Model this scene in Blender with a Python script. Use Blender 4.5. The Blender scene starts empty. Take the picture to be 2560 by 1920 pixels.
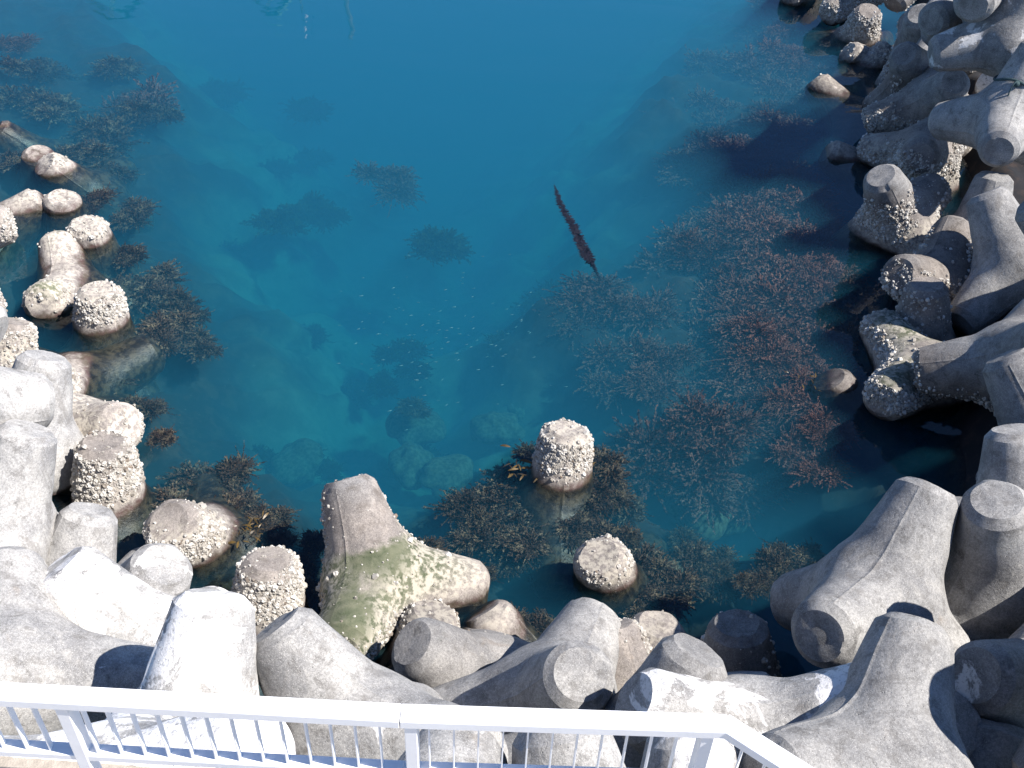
import bpy, bmesh, math, random
import numpy as np
from mathutils import Vector, Matrix

S = bpy.context.scene
COL = S.collection

# ---------------------------------------------------------------- camera
CH, CF = 10.0, 2600.0                      # camera height (m), focal length in px of the 2560 px frame
PITCH, ROLL = math.radians(39.5), math.radians(2.5)
fwd = np.array([0, math.cos(PITCH), -math.sin(PITCH)])
r0 = np.array([1.0, 0, 0]); u0 = np.array([0, math.sin(PITCH), math.cos(PITCH)])
rgt = r0 * math.cos(ROLL) + u0 * math.sin(ROLL)
upv = u0 * math.cos(ROLL) - r0 * math.sin(ROLL)
cam = bpy.data.cameras.new("camera"); camo = bpy.data.objects.new("camera", cam); COL.objects.link(camo)
cam.sensor_fit = 'HORIZONTAL'; cam.sensor_width = 36.0; cam.lens = 36.0 * CF / 2560.0
cam.clip_start = 0.1; cam.clip_end = 600.0
M = Matrix.Identity(4)
for i in range(3):
    M[i][0] = rgt[i]; M[i][1] = upv[i]; M[i][2] = -fwd[i]
M[2][3] = CH
camo.matrix_world = M
S.camera = camo

def at(x, y, z=0.0):
    """the point of height z seen at pixel x, y of the 2560 x 1920 photograph"""
    d = fwd + rgt * (x - 1280) / CF - upv * (y - 960) / CF
    return np.array([0, 0, CH]) + d * ((z - CH) / d[2])

# ---------------------------------------------------------------- sky, sun, exposure
SUN_EL, SUN_AZ = math.radians(50), math.radians(101)       # azimuth clockwise from +Y: right and behind the camera
W = bpy.data.worlds.new("World"); S.world = W; W.use_nodes = True
nt = W.node_tree; nt.nodes.clear()
sky = nt.nodes.new("ShaderNodeTexSky"); sky.sky_type = 'NISHITA'; sky.sun_disc = False
sky.sun_elevation = SUN_EL; sky.sun_rotation = SUN_AZ; sky.altitude = 3000; sky.air_density = 1.0; sky.dust_density = 0.0; sky.ozone_density = 8.0
bg = nt.nodes.new("ShaderNodeBackground"); bg.inputs[1].default_value = 0.095
wo = nt.nodes.new("ShaderNodeOutputWorld")
nt.links.new(sky.outputs[0], bg.inputs[0]); nt.links.new(bg.outputs[0], wo.inputs[0])
sl = bpy.data.lights.new("sun", 'SUN'); sl.energy = 5.0; sl.angle = math.radians(0.5); sl.color = (1.0, 0.95, 0.89)
so = bpy.data.objects.new("sun", sl); COL.objects.link(so)
sd = Vector((math.sin(SUN_AZ) * math.cos(SUN_EL), math.cos(SUN_AZ) * math.cos(SUN_EL), math.sin(SUN_EL)))
so.rotation_euler = sd.to_track_quat('Z', 'Y').to_euler()
S.view_settings.view_transform = 'Standard'; S.view_settings.look = 'None'
S.view_settings.gamma = 1.0; S.view_settings.exposure = 1.03
S.cycles.use_denoising = True
S.cycles.max_bounces = 8; S.cycles.transparent_max_bounces = 12; S.cycles.volume_bounces = 3
S.cycles.sample_clamp_indirect = 6.0

# ---------------------------------------------------------------- tables: poses (x, y, z, rotation vector), looks, weed, rocks
POSES = {
    'L0': [-10.2, 20.081, -1.133, 0.353, -0.64, -0.563],
    'L1': [-9.871, 18.804, -1.262, 0.305, -0.112, 2.75],
    'L1b': [-8.661, 18.515, -0.964, 0.743, 0.362, -2.614],
    'L2': [-9.879, 16.345, -0.686, -0.968, 0.494, -1.067],
    'L3': [-8.667, 16.947, -1.139, -0.102, 0.241, -2.125],
    'L4': [-7.581, 15.755, -1.056, 0.029, 0.06, -3.088],
    'L5': [-7.582, 14.49, -0.592, -0.395, -1.063, -1.335],
    'L6': [-6.647, 13.219, -0.794, -0.05, 0.131, 1.348],
    'L7': [-10.016, 14.967, 0.242, -1.9, -0.378, -2.115],
    'L8': [-8.998, 12.229, 0.537, -0.854, 1.053, -0.694],
    'L9': [-7.658, 11.653, -0.491, -0.129, 0.576, 1.907],
    'L10': [-8.239, 11.405, 1.793, -0.192, 1.929, -0.437],
    'L11': [-6.349, 9.809, 0.393, -0.394, 0.39, 0.619],
    'L12': [-6.638, 8.73, 2.135, -2.212, -1.288, -1.736],
    'L13': [-6.702, 12.172, -0.634, 0.366, -1.149, 2.548],
    'L14': [-6.236, 10.792, -0.296, -0.197, 1.022, -1.081],
    'L15': [-5.885, 7.977, 0.851, -0.267, 0.585, 1.035],
    'L16': [-5.256, 9.42, -0.576, 0.033, 0.326, 3.065],
    'L17': [-5.247, 7.684, -0.209, -0.599, -0.526, -2.235],
    'L18': [-3.815, 9.0, -0.576, 0.419, 0.368, -2.224],
    'L19': [-4.496, 5.605, 1.489, 1.365, 1.121, 1.418],
    'L20': [-3.617, 6.392, 0.845, 0.719, -0.528, -2.501],
    'L21': [-4.221, 7.127, 0.291, -0.672, 0.162, -2.575],
    'L22': [-2.574, 4.706, 1.943, -0.374, -0.855, -2.564],
    'L23': [-2.498, 3.41, 3.259, -0.52, 0.821, -0.758],
    'M0': [0.678, 10.169, -0.754, 0.012, 0.419, 2.637],
    'M1': [-1.537, 8.129, 0.043, -0.749, -0.23, 0.326],
    'M2': [-2.832, 7.614, -0.623, -0.244, -0.145, -1.778],
    'M3': [-1.148, 5.018, 1.667, 0.66, -0.864, -2.326],
    'M4': [-0.13, 6.779, -0.077, -0.559, -0.53, 1.985],
    'M5': [-1.045, 7.013, -0.839, -0.462, -0.122, -1.499],
    'M7': [0.499, 7.164, -0.887, -0.97, 0.127, 1.782],
    'M9': [0.562, 6.004, 0.843, 0.378, -0.088, 1.146],
    'M10': [1.491, 6.248, -0.215, -0.758, 0.127, 0.97],
    'M11': [2.242, 5.077, 1.671, -1.055, -0.535, 2.003],
    'M12': [2.772, 5.565, -0.095, -0.497, 0.941, 2.496],
    'M13': [0.688, 2.987, 2.937, -0.797, -0.301, -0.151],
    'M14': [1.508, 3.591, 1.876, -0.559, -0.687, -1.653],
    'M15': [-0.527, 2.673, 3.727, 0.261, -0.822, -0.487],
    'M16': [1.53, 8.75, -0.978, 0.439, 0.217, -2.933],
    'M17': [1.697, 7.348, -1.091, -0.23, -0.123, -2.007],
    'M18': [2.774, 6.849, -0.491, 0.069, -0.397, -2.507],
    'M19': [1.273, 5.125, 1.219, -0.6, 0.142, -0.939],
    'R2': [3.873, 6.974, 1.504, -0.799, -0.563, -2.224],
    'R3': [3.133, 4.587, 2.224, -0.823, -1.267, -2.353],
    'R3b': [3.616, 5.485, 0.881, 0.366, 0.086, 1.317],
    'R4': [5.287, 7.487, 1.368, 0.394, -0.053, -2.56],
    'R5': [6.184, 8.648, 0.808, -0.562, 0.062, 0.838],
    'R6': [5.302, 5.85, 1.595, 0.741, -0.753, -0.966],
    'R7': [4.067, 4.18, 1.279, -1.054, 0.065, -0.5],
    'R8': [5.159, 5.017, 3.181, 0.902, -2.066, 0.257],
    'R9': [7.616, 20.178, -0.654, 0.855, -0.855, -1.567],
    'R10': [7.03, 16.979, 0.279, -0.001, -0.616, 0.799],
    'R12': [7.176, 15.021, 0.116, -0.889, -0.95, -2.228],
    'R12b': [6.707, 13.845, -0.404, -0.201, 0.149, 3.077],
    'R13': [8.192, 14.619, 0.865, 0.555, -0.923, -2.661],
    'R14': [7.084, 11.642, 1.127, -1.518, -1.28, 0.76],
    'R16': [7.07, 10.075, 1.009, -0.975, 0.53, 2.174],
    'R17': [6.33, 12.677, -0.057, -0.012, -1.668, -1.936],
    'R19': [5.626, 12.491, -1.129, 0.821, -0.198, -2.806],
    'R20': [8.643, 27.053, -0.352, 0.082, -0.576, 2.628],
    'R20b': [9.118, 25.658, -0.593, -1.399, -0.263, 2.654],
    'R21': [8.821, 28.814, 0.514, 1.88, 0.981, -1.572],
    'R22': [8.211, 25.223, -0.702, 0.516, 0.627, 1.827],
    'R23': [9.321, 24.2, 0.797, -0.896, -1.354, -1.637],
    'R24': [8.854, 21.357, 2.862, 1.552, -0.591, -0.671],
    'R25': [8.847, 19.128, 3.009, 0.043, -1.847, -0.044],
    'R26': [8.379, 19.819, 3.944, 1.472, -0.918, 0.207],
    'R27': [8.736, 22.332, 0.802, 0.977, 0.886, -2.828],
    'R28': [8.635, 21.023, 0.804, 0.202, 1.137, -2.754],
    'R29': [10.529, 20.966, 0.838, -0.612, -0.93, 1.571],
    'R30': [8.629, 17.596, 2.12, 1.065, -2.099, -1.529],
    'R32': [8.13, 19.371, 0.458, 0.479, -1.986, -1.304],
    'R35': [7.715, 23.14, -0.7, 0.4, -1.104, -1.925],
    'R36': [9.996, 27.632, 1.682, 2.295, 0.819, -1.138],
    'R37': [7.814, 30.364, -0.171, 1.282, 0.128, -0.937],
    'R38': [8.519, 16.8, -0.028, -0.095, 0.409, 2.278],
    'R39': [8.442, 13.1, 1.897, -1.236, 0.181, 2.328],
}
LABELS = {  # tone field: sunny left blocks brightened, shaded blocks darkened, light put into colour
    'L0': ('barnacled tetrapod tip just breaking the water at the upper left edge of the photo', 1.15, 0.9, 0.1, 0.2),
    'L1': ('pale tetrapod with a flat round leg end touching the upper barnacled hump at far left', 1.21, 0.5, 0.2, 0.3),
    'L1b': ('tetrapod with white barnacle-crusted hump and green saddle, farthest of the left row', 1.21, 1.2, 0.7, 0.3),
    'L2': ('wedge-shaped barnacled tetrapod leg low in the water left of a round stub', 1.21, 0.8, 0.3, 0.3),
    'L3': ('short round-topped tetrapod stub right beside the low wedge-shaped leg, ringed with barnacles', 1.15, 1.2, 0.1, 0.15),
    'L4': ('round-topped barnacled tetrapod stub behind the long green-stained leg at left', 1.15, 1.2, 0.0, 0.15),
    'L5': ('long tetrapod with green algae on top and a blunt barnacled leg towards the viewer', 1.21, 1.1, 0.9, 0.2),
    'L6': ('upright tetrapod leg fully crusted with barnacles, standing alone beside dark weed at left', 1.1, 1.6, 0.0, 0.0),
    'L7': ('tetrapod leg reaching in from the left edge with a green tinge and ragged tip', 1.21, 0.5, 0.4, 0.3),
    'L8': ('tetrapod with a rounded bit of leg showing at the left edge above a brown stub', 1.1, 0.4, 0.1, 0.2),
    'L9': ('brown-topped tetrapod stub with a yellowish disc below the long green-stained leg', 1.04, 1.0, 0.0, 0.0),
    'L10': ('smooth grey tetrapod leg tip at left edge leaning over the brown-topped stub', 1.1, 0.0, 0.0, 0.2),
    'L11': ('pale upright tetrapod with bright round leg end rising behind the horizontal grey leg', 1.26, 0.0, 0.05, 0.25),
    'L12': ('smooth grey tetrapod leg lying horizontally from the left edge, rounded end to the right', 1.15, 0.0, 0.0, 0.1),
    'L13': ('barnacled tetrapod leg poking out to the right behind the bright round leg end', 1.15, 1.2, 0.0, 0.1),
    'L14': ('yellowish tetrapod with two barnacle-fringed legs spread behind the narrow barnacled cone', 1.21, 1.0, 0.15, 0.2),
    'L15': ('tall smooth tetrapod leg with a long pale seam at the left edge', 1.21, 0.0, 0.0, 0.25),
    'L16': ('barnacle-covered cone-shaped tetrapod leg with flat purple-grey top at left waterline', 0.99, 1.6, 0.0, 0.0),
    'L17': ('smooth pale tetrapod leg with a dark seam just below the barnacled cone', 1.21, 0.0, 0.05, 0.3),
    'L18': ('brown leaning tetrapod leg with one barnacled side, alone in the water beside weed', 0.99, 1.2, 0.0, 0.0),
    'L19': ('big beige tetrapod at lower left with one leg pointing right behind the railing', 1.1, 0.0, 0.0, 0.15),
    'L20': ('white-blotched tetrapod leg in front of the angular grey block at lower left', 1.21, 0.0, 0.0, 0.62),
    'L21': ('grey angular tetrapod leg end with a bright white rim below the leaning barnacled leg', 1.1, 0.0, 0.0, 0.4),
    'L22': ('bleached almost white tetrapod leg standing tall right behind the railing', 1.31, 0.0, 0.0, 0.75),
    'L23': ('bleached white tetrapod seen through the left bays of the railing balusters', 1.31, 0.0, 0.0, 0.7),
    'M0': ('lone tetrapod leg with thick white barnacles rising from a ring of brown seaweed', 1.08, 1.8, 0.0, 0.0),
    'M1': ('star-shaped tetrapod with green algae on two legs and one purple-grey leg pointing up', 0.97, 1.0, 1.3, 0.1),
    'M2': ('upright tetrapod leg with flat brown top left of the star-shaped green tetrapod', 0.97, 1.2, 0.0, 0.0),
    'M3': ('large grey tetrapod leaning up left of the brown rounded one, white patch near railing', 1.02, 0.0, 0.0, 0.35),
    'M4': ('brown-grey tetrapod leg with rounded bright ridge lying below the star-shaped one', 0.81, 0.1, 0.25, 0.0),
    'M5': ('small brown tetrapod leg tucked between star-shaped tetrapod and rounded brown leg', 0.81, 0.6, 0.0, 0.0),
    'M7': ('tetrapod leg with green algae tip right of the rounded brown leg', 0.97, 0.5, 1.0, 0.0),
    'M9': ('large grey tetrapod pointing one round leg end straight at the viewer, centre foreground', 0.97, 0.0, 0.0, 0.1),
    'M10': ('tetrapod leg with yellowish barnacled side behind the leg end that faces the viewer', 1.02, 1.2, 0.1, 0.1),
    'M11': ('long pale-patched tetrapod leg lying behind the railing corner, dark shaded end to the left', 1.02, 0.0, 0.0, 0.6),
    'M12': ('bluish tetrapod leg top peeking over the long lying leg near the railing corner', 1.02, 0.0, 0.0, 0.2),
    'M13': ('grey upright tetrapod leg seen through the balusters right of the middle post', 1.02, 0.0, 0.0, 0.1),
    'M14': ('pale speckled tetrapod leg seen through the balusters beside the corner post', 1.13, 0.0, 0.0, 0.6),
    'M15': ('grey tetrapod leg with white blotches seen through balusters beside the middle post', 1.02, 0.0, 0.0, 0.4),
    'M16': ('short round tetrapod stub ringed by barnacles in weed, nearest the centre foreground', 0.91, 1.3, 0.15, 0.0),
    'M17': ('slanted greenish tetrapod leg end with few barnacles beside dark shaded water', 0.91, 0.5, 0.6, 0.0),
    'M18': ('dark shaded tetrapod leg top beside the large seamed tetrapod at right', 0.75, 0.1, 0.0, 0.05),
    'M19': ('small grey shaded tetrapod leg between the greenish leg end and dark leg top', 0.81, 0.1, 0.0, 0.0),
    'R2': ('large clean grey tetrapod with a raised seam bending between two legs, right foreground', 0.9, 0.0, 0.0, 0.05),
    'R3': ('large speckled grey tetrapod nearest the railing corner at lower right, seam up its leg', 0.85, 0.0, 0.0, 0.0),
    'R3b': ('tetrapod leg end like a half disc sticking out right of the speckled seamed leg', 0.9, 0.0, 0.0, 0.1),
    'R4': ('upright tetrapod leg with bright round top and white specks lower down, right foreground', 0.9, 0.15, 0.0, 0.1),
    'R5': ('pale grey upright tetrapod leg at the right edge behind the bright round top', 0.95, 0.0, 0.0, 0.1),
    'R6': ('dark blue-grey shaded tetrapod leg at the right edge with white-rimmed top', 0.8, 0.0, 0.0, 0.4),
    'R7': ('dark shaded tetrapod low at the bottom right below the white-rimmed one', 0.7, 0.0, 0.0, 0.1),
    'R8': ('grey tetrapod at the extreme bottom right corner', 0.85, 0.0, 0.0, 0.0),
    'R9': ('small tetrapod stub jutting left into the water beside a barnacled lying leg', 0.85, 0.7, 0.3, 0.0),
    'R10': ('barnacled three-armed tetrapod at the waterline with one leg end facing right', 0.8, 1.3, 0.1, 0.0),
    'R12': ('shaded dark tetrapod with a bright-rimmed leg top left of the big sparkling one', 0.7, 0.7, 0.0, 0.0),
    'R12b': ('tetrapod leg pointing at the viewer with a dark round end, right waterline', 0.85, 0.3, 0.1, 0.15),
    'R13': ('big sparkling grey tetrapod with an upright leg and a half-shaded leg going down left', 0.9, 0.0, 0.0, 0.05),
    'R14': ('grey tetrapod leg lying to the left above the dark hollow, blunt end by green one', 0.75, 0.4, 0.0, 0.0),
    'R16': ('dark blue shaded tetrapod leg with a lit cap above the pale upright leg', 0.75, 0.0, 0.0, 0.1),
    'R17': ('squat tetrapod with green saddle and barnacle clusters at the right waterline', 0.8, 1.2, 1.0, 0.0),
    'R19': ('small tetrapod tip like a rock alone in the water off the green squat one', 0.7, 0.3, 0.2, 0.2),
    'R20': ('cone-shaped barnacled tetrapod with a tilted flat top near the top right waterline', 0.8, 1.3, 0.0, 0.0),
    'R20b': ('low barnacled tetrapod leg end in front of the cone with the tilted flat top', 0.8, 1.2, 0.1, 0.0),
    'R21': ('barnacled tetrapod leg at the top edge, left of the cone with tilted top', 0.8, 1.2, 0.1, 0.0),
    'R22': ('brown barnacled tetrapod leg pointing up right between a dark upright leg and the cone', 0.8, 1.1, 0.0, 0.0),
    'R23': ('shaded barnacled tetrapod left of the grey round disc near the top right', 0.75, 1.0, 0.0, 0.0),
    'R24': ('tetrapod leg with a smooth grey round disc facing the viewer near the top edge', 0.85, 0.0, 0.0, 0.15),
    'R25': ('long tetrapod leg with big white blotches lying across the upper right', 0.85, 0.0, 0.0, 0.65),
    'R26': ('grey tetrapod leg coming down from the top edge behind the white-blotched one', 0.85, 0.0, 0.0, 0.2),
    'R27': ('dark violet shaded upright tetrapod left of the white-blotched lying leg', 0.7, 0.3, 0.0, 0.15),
    'R28': ('tetrapod with a bright sunlit round end and a barnacled leg reaching the water', 0.85, 0.9, 0.0, 0.3),
    'R29': ('tetrapod leg end splashed bright white beside the roped tetrapod', 0.95, 0.0, 0.0, 0.95),
    'R30': ('smooth grey roped tetrapod with one round end facing down towards the viewer', 0.9, 0.0, 0.0, 0.0),
    'R32': ('tetrapod with barnacled leg lying towards the water and a lit knob, below roped one', 0.8, 1.1, 0.3, 0.0),
    'R35': ('low brown tetrapod tip at the waterline with one pale facet, upper right', 0.7, 0.5, 0.2, 0.3),
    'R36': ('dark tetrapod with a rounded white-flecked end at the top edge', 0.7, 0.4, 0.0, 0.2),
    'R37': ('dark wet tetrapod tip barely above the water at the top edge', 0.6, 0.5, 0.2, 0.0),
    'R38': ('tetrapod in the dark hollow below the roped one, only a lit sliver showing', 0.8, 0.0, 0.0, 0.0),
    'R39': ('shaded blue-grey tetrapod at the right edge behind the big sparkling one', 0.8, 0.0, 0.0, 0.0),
}
WEEDS = [
    (1805, 347, 69, -0.35, 'b', 'right', 'brown bushy seaweed in the dense bed close to the right bank'),
    (1898, 347, 69, -0.25, 'b', 'right', 'brown bushy seaweed in the dense bed close to the right bank'),
    (1852, 393, 81, -0.5, 'b', 'right', 'brown bushy seaweed in the dense bed close to the right bank'),
    (1944, 451, 87, -0.12, 'b', 'right', 'brown bushy seaweed in the dense bed close to the right bank'),
    (2014, 486, 93, -0.05, 'b', 'right', 'brown bushy seaweed in the dense bed close to the right bank'),
    (1875, 498, 87, -0.25, 'b', 'right', 'brown bushy seaweed in the dense bed close to the right bank'),
    (1944, 544, 93, -0.06, 'b', 'right', 'brown bushy seaweed in the dense bed close to the right bank'),
    (2037, 579, 81, -0.05, 'b', 'right', 'brown bushy seaweed in the dense bed close to the right bank'),
    (1817, 463, 69, -0.6, 'b', 'right', 'brown bushy seaweed in the dense bed close to the right bank'),
    (1898, 718, 87, -0.15, 'b', 'right', 'brown bushy seaweed in the dense bed close to the right bank'),
    (1991, 648, 87, -0.1, 'b', 'right', 'brown bushy seaweed in the dense bed close to the right bank'),
    (2037, 718, 93, -0.05, 'b', 'right', 'brown bushy seaweed in the dense bed close to the right bank'),
    (1956, 764, 87, -0.12, 'b', 'right', 'brown bushy seaweed in the dense bed close to the right bank'),
    (2060, 787, 81, -0.08, 'b', 'right', 'brown bushy seaweed in the dense bed close to the right bank'),
    (2014, 833, 81, -0.1, 'b', 'right', 'brown bushy seaweed in the dense bed close to the right bank'),
    (1933, 833, 69, -0.4, 'b', 'right', 'brown bushy seaweed in the dense bed close to the right bank'),
    (1875, 914, 81, -0.5, 'b', 'right', 'brown bushy seaweed in the dense bed close to the right bank'),
    (1967, 914, 69, -0.3, 'b', 'right', 'brown bushy seaweed in the dense bed close to the right bank'),
    (1805, 903, 58, -0.8, 'b', 'right', 'brown bushy seaweed in the dense bed close to the right bank'),
    (1898, 1065, 93, -0.7, 'b', 'right', 'brown bushy seaweed in the dense bed close to the right bank'),
    (1967, 1007, 81, -0.35, 'b', 'right', 'brown bushy seaweed in the dense bed close to the right bank'),
    (2037, 984, 69, -0.12, 'b', 'right', 'brown bushy seaweed in the dense bed close to the right bank'),
    (2083, 1047, 58, -0.05, 'b', 'right', 'brown bushy seaweed in the dense bed close to the right bank'),
    (1840, 1134, 81, -0.9, 'b', 'right', 'brown bushy seaweed in the dense bed close to the right bank'),
    (2106, 648, 58, -0.1, 'b', 'right', 'brown bushy seaweed in the dense bed close to the right bank'),
    (2037, 347, 58, -0.6, 'b', 'right', 'brown bushy seaweed in the dense bed close to the right bank'),
    (1991, 289, 69, -0.5, 'b', 'right', 'brown bushy seaweed in the dense bed close to the right bank'),
    (1852, 127, 69, -0.8, 'b', 'right', 'dim brown seaweed at the upper end of the right-hand bed'),
    (1933, 139, 69, -0.5, 'b', 'right', 'dim brown seaweed at the upper end of the right-hand bed'),
    (1967, 185, 58, -0.4, 'b', 'right', 'dim brown seaweed at the upper end of the right-hand bed'),
    (1898, 69, 69, -0.9, 'b', 'right', 'dim brown seaweed at the upper end of the right-hand bed'),
    (1991, 69, 52, -0.4, 'b', 'right', 'dim brown seaweed at the upper end of the right-hand bed'),
    (1991, 231, 58, -0.5, 'b', 'right', 'dim brown seaweed at the upper end of the right-hand bed'),
    (2014, 127, 46, -0.2, 'b', 'right', 'dim brown seaweed at the upper end of the right-hand bed'),
    (1807, 369, 59, -0.23839223582467484, 'b', 'right', 'brown bushy seaweed in the dense bed close to the right bank'),
    (1856, 366, 74, -0.41912665841882635, 'b', 'right', 'brown bushy seaweed in the dense bed close to the right bank'),
    (1809, 314, 63, -0.2724711401636061, 'b', 'right', 'brown bushy seaweed in the dense bed close to the right bank'),
    (1817, 366, 54, -0.45469317679985694, 'b', 'right', 'brown bushy seaweed in the dense bed close to the right bank'),
    (1946, 273, 70, -0.183687123603848, 'b', 'right', 'brown bushy seaweed in the dense bed close to the right bank'),
    (1869, 407, 69, -0.31592967159826946, 'b', 'right', 'brown bushy seaweed in the dense bed close to the right bank'),
    (1915, 334, 65, -0.2793402913032947, 'b', 'right', 'brown bushy seaweed in the dense bed close to the right bank'),
    (1863, 346, 61, -0.16286924145307805, 'b', 'right', 'brown bushy seaweed in the dense bed close to the right bank'),
    (1954, 356, 74, -0.39009829582932987, 'b', 'right', 'brown bushy seaweed in the dense bed close to the right bank'),
    (1913, 360, 85, -0.6092176352894538, 'b', 'right', 'brown bushy seaweed in the dense bed close to the right bank'),
    (1795, 390, 76, -0.4424172069173229, 'b', 'right', 'brown bushy seaweed in the dense bed close to the right bank'),
    (1877, 427, 83, -0.2872953876288994, 'b', 'right', 'brown bushy seaweed in the dense bed close to the right bank'),
    (2019, 470, 71, -0.13132369230842453, 'b', 'right', 'brown bushy seaweed in the dense bed close to the right bank'),
    (1894, 459, 96, -0.09877505545599828, 'b', 'right', 'brown bushy seaweed in the dense bed close to the right bank'),
    (1912, 467, 83, -0.10652526415612959, 'b', 'right', 'brown bushy seaweed in the dense bed close to the right bank'),
    (1887, 511, 72, -0.13361878242400563, 'b', 'right', 'brown bushy seaweed in the dense bed close to the right bank'),
    (2035, 474, 67, -0.05415477760955059, 'b', 'right', 'brown bushy seaweed in the dense bed close to the right bank'),
    (2021, 422, 74, -0.058242679814869386, 'b', 'right', 'brown bushy seaweed in the dense bed close to the right bank'),
    (2041, 532, 67, -0.07289167525846076, 'b', 'right', 'brown bushy seaweed in the dense bed close to the right bank'),
    (1921, 502, 95, -0.3000478870450297, 'b', 'right', 'brown bushy seaweed in the dense bed close to the right bank'),
    (1762, 557, 82, -0.30858556013965055, 'b', 'right', 'brown bushy seaweed in the dense bed close to the right bank'),
    (1865, 527, 76, -0.172287525311183, 'b', 'right', 'brown bushy seaweed in the dense bed close to the right bank'),
    (1771, 578, 72, -0.1468792932679129, 'b', 'right', 'brown bushy seaweed in the dense bed close to the right bank'),
    (1977, 552, 94, -0.06741076481241653, 'b', 'right', 'brown bushy seaweed in the dense bed close to the right bank'),
    (1938, 564, 102, -0.07034972092504375, 'b', 'right', 'brown bushy seaweed in the dense bed close to the right bank'),
    (1949, 560, 67, -0.05809617302258069, 'b', 'right', 'brown bushy seaweed in the dense bed close to the right bank'),
    (1930, 520, 67, -0.07355204555368366, 'b', 'right', 'brown bushy seaweed in the dense bed close to the right bank'),
    (2038, 740, 61, -0.06616966345694882, 'b', 'right', 'brown bushy seaweed in the dense bed close to the right bank'),
    (2045, 532, 89, -0.0641104785209217, 'b', 'right', 'brown bushy seaweed in the dense bed close to the right bank'),
    (2040, 627, 58, -0.061848838461489114, 'b', 'right', 'brown bushy seaweed in the dense bed close to the right bank'),
    (2038, 676, 84, -0.06494318878284398, 'b', 'right', 'brown bushy seaweed in the dense bed close to the right bank'),
    (1859, 470, 55, -0.4198714367353282, 'b', 'right', 'brown bushy seaweed in the dense bed close to the right bank'),
    (1830, 556, 52, -0.34461138805517727, 'b', 'right', 'brown bushy seaweed in the dense bed close to the right bank'),
    (1882, 437, 76, -0.5134217916587182, 'b', 'right', 'brown bushy seaweed in the dense bed close to the right bank'),
    (1883, 424, 70, -0.6774686171072838, 'b', 'right', 'brown bushy seaweed in the dense bed close to the right bank'),
    (1873, 719, 68, -0.19985674730447364, 'b', 'right', 'brown bushy seaweed in the dense bed close to the right bank'),
    (2000, 656, 73, -0.17382907998969768, 'b', 'right', 'brown bushy seaweed in the dense bed close to the right bank'),
    (1922, 655, 89, -0.15836286713055192, 'b', 'right', 'brown bushy seaweed in the dense bed close to the right bank'),
    (1850, 660, 70, -0.20573599552409216, 'b', 'right', 'brown bushy seaweed in the dense bed close to the right bank'),
    (2012, 643, 95, -0.1469419053959018, 'b', 'right', 'brown bushy seaweed in the dense bed close to the right bank'),
    (1983, 636, 92, -0.0802106230061175, 'b', 'right', 'brown bushy seaweed in the dense bed close to the right bank'),
    (2072, 635, 63, -0.08338124912253185, 'b', 'right', 'brown bushy seaweed in the dense bed close to the right bank'),
    (1943, 603, 87, -0.1441984757128014, 'b', 'right', 'brown bushy seaweed in the dense bed close to the right bank'),
    (2038, 722, 99, -0.04552441108525068, 'b', 'right', 'brown bushy seaweed in the dense bed close to the right bank'),
    (2057, 702, 95, -0.0763187892380609, 'b', 'right', 'brown bushy seaweed in the dense bed close to the right bank'),
    (2088, 677, 98, -0.053066777933210574, 'b', 'right', 'brown bushy seaweed in the dense bed close to the right bank'),
    (2013, 681, 98, -0.07594295435677094, 'b', 'right', 'brown bushy seaweed in the dense bed close to the right bank'),
    (1889, 774, 62, -0.08328158237607024, 'b', 'right', 'brown bushy seaweed in the dense bed close to the right bank'),
    (1903, 734, 91, -0.13838001425798857, 'b', 'right', 'brown bushy seaweed in the dense bed close to the right bank'),
    (1990, 798, 88, -0.13020668404462504, 'b', 'right', 'brown bushy seaweed in the dense bed close to the right bank'),
    (2062, 770, 90, -0.08817353698721027, 'b', 'right', 'brown bushy seaweed in the dense bed close to the right bank'),
    (2008, 775, 82, -0.07991483992988138, 'b', 'right', 'brown bushy seaweed in the dense bed close to the right bank'),
    (2067, 840, 88, -0.0660876589189502, 'b', 'right', 'brown bushy seaweed in the dense bed close to the right bank'),
    (1960, 824, 82, -0.06428274375371575, 'b', 'right', 'brown bushy seaweed in the dense bed close to the right bank'),
    (2041, 812, 66, -0.13691535799424512, 'b', 'right', 'brown bushy seaweed in the dense bed close to the right bank'),
    (1926, 872, 62, -0.1399429721610669, 'b', 'right', 'brown bushy seaweed in the dense bed close to the right bank'),
    (2028, 857, 73, -0.09708679274237816, 'b', 'right', 'brown bushy seaweed in the dense bed close to the right bank'),
    (1898, 807, 80, -0.07044496992117423, 'b', 'right', 'brown bushy seaweed in the dense bed close to the right bank'),
    (1907, 887, 62, -0.44898773098229505, 'b', 'right', 'brown bushy seaweed in the dense bed close to the right bank'),
    (1911, 835, 55, -0.4912224323593402, 'b', 'right', 'brown bushy seaweed in the dense bed close to the right bank'),
    (1874, 895, 76, -0.42054417848990555, 'b', 'right', 'brown bushy seaweed in the dense bed close to the right bank'),
    (1899, 776, 57, -0.5120929692009727, 'b', 'right', 'brown bushy seaweed in the dense bed close to the right bank'),
    (1755, 935, 67, -0.6170104351838264, 'b', 'right', 'brown bushy seaweed in the dense bed close to the right bank'),
    (1893, 852, 71, -0.3262670268168933, 'b', 'right', 'brown bushy seaweed in the dense bed close to the right bank'),
    (1882, 870, 78, -0.3233018989366292, 'b', 'right', 'brown bushy seaweed in the dense bed close to the right bank'),
    (1902, 927, 83, -0.3410674830835053, 'b', 'right', 'brown bushy seaweed in the dense bed close to the right bank'),
    (2011, 888, 64, -0.25410580576950315, 'b', 'right', 'brown bushy seaweed in the dense bed close to the right bank'),
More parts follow.
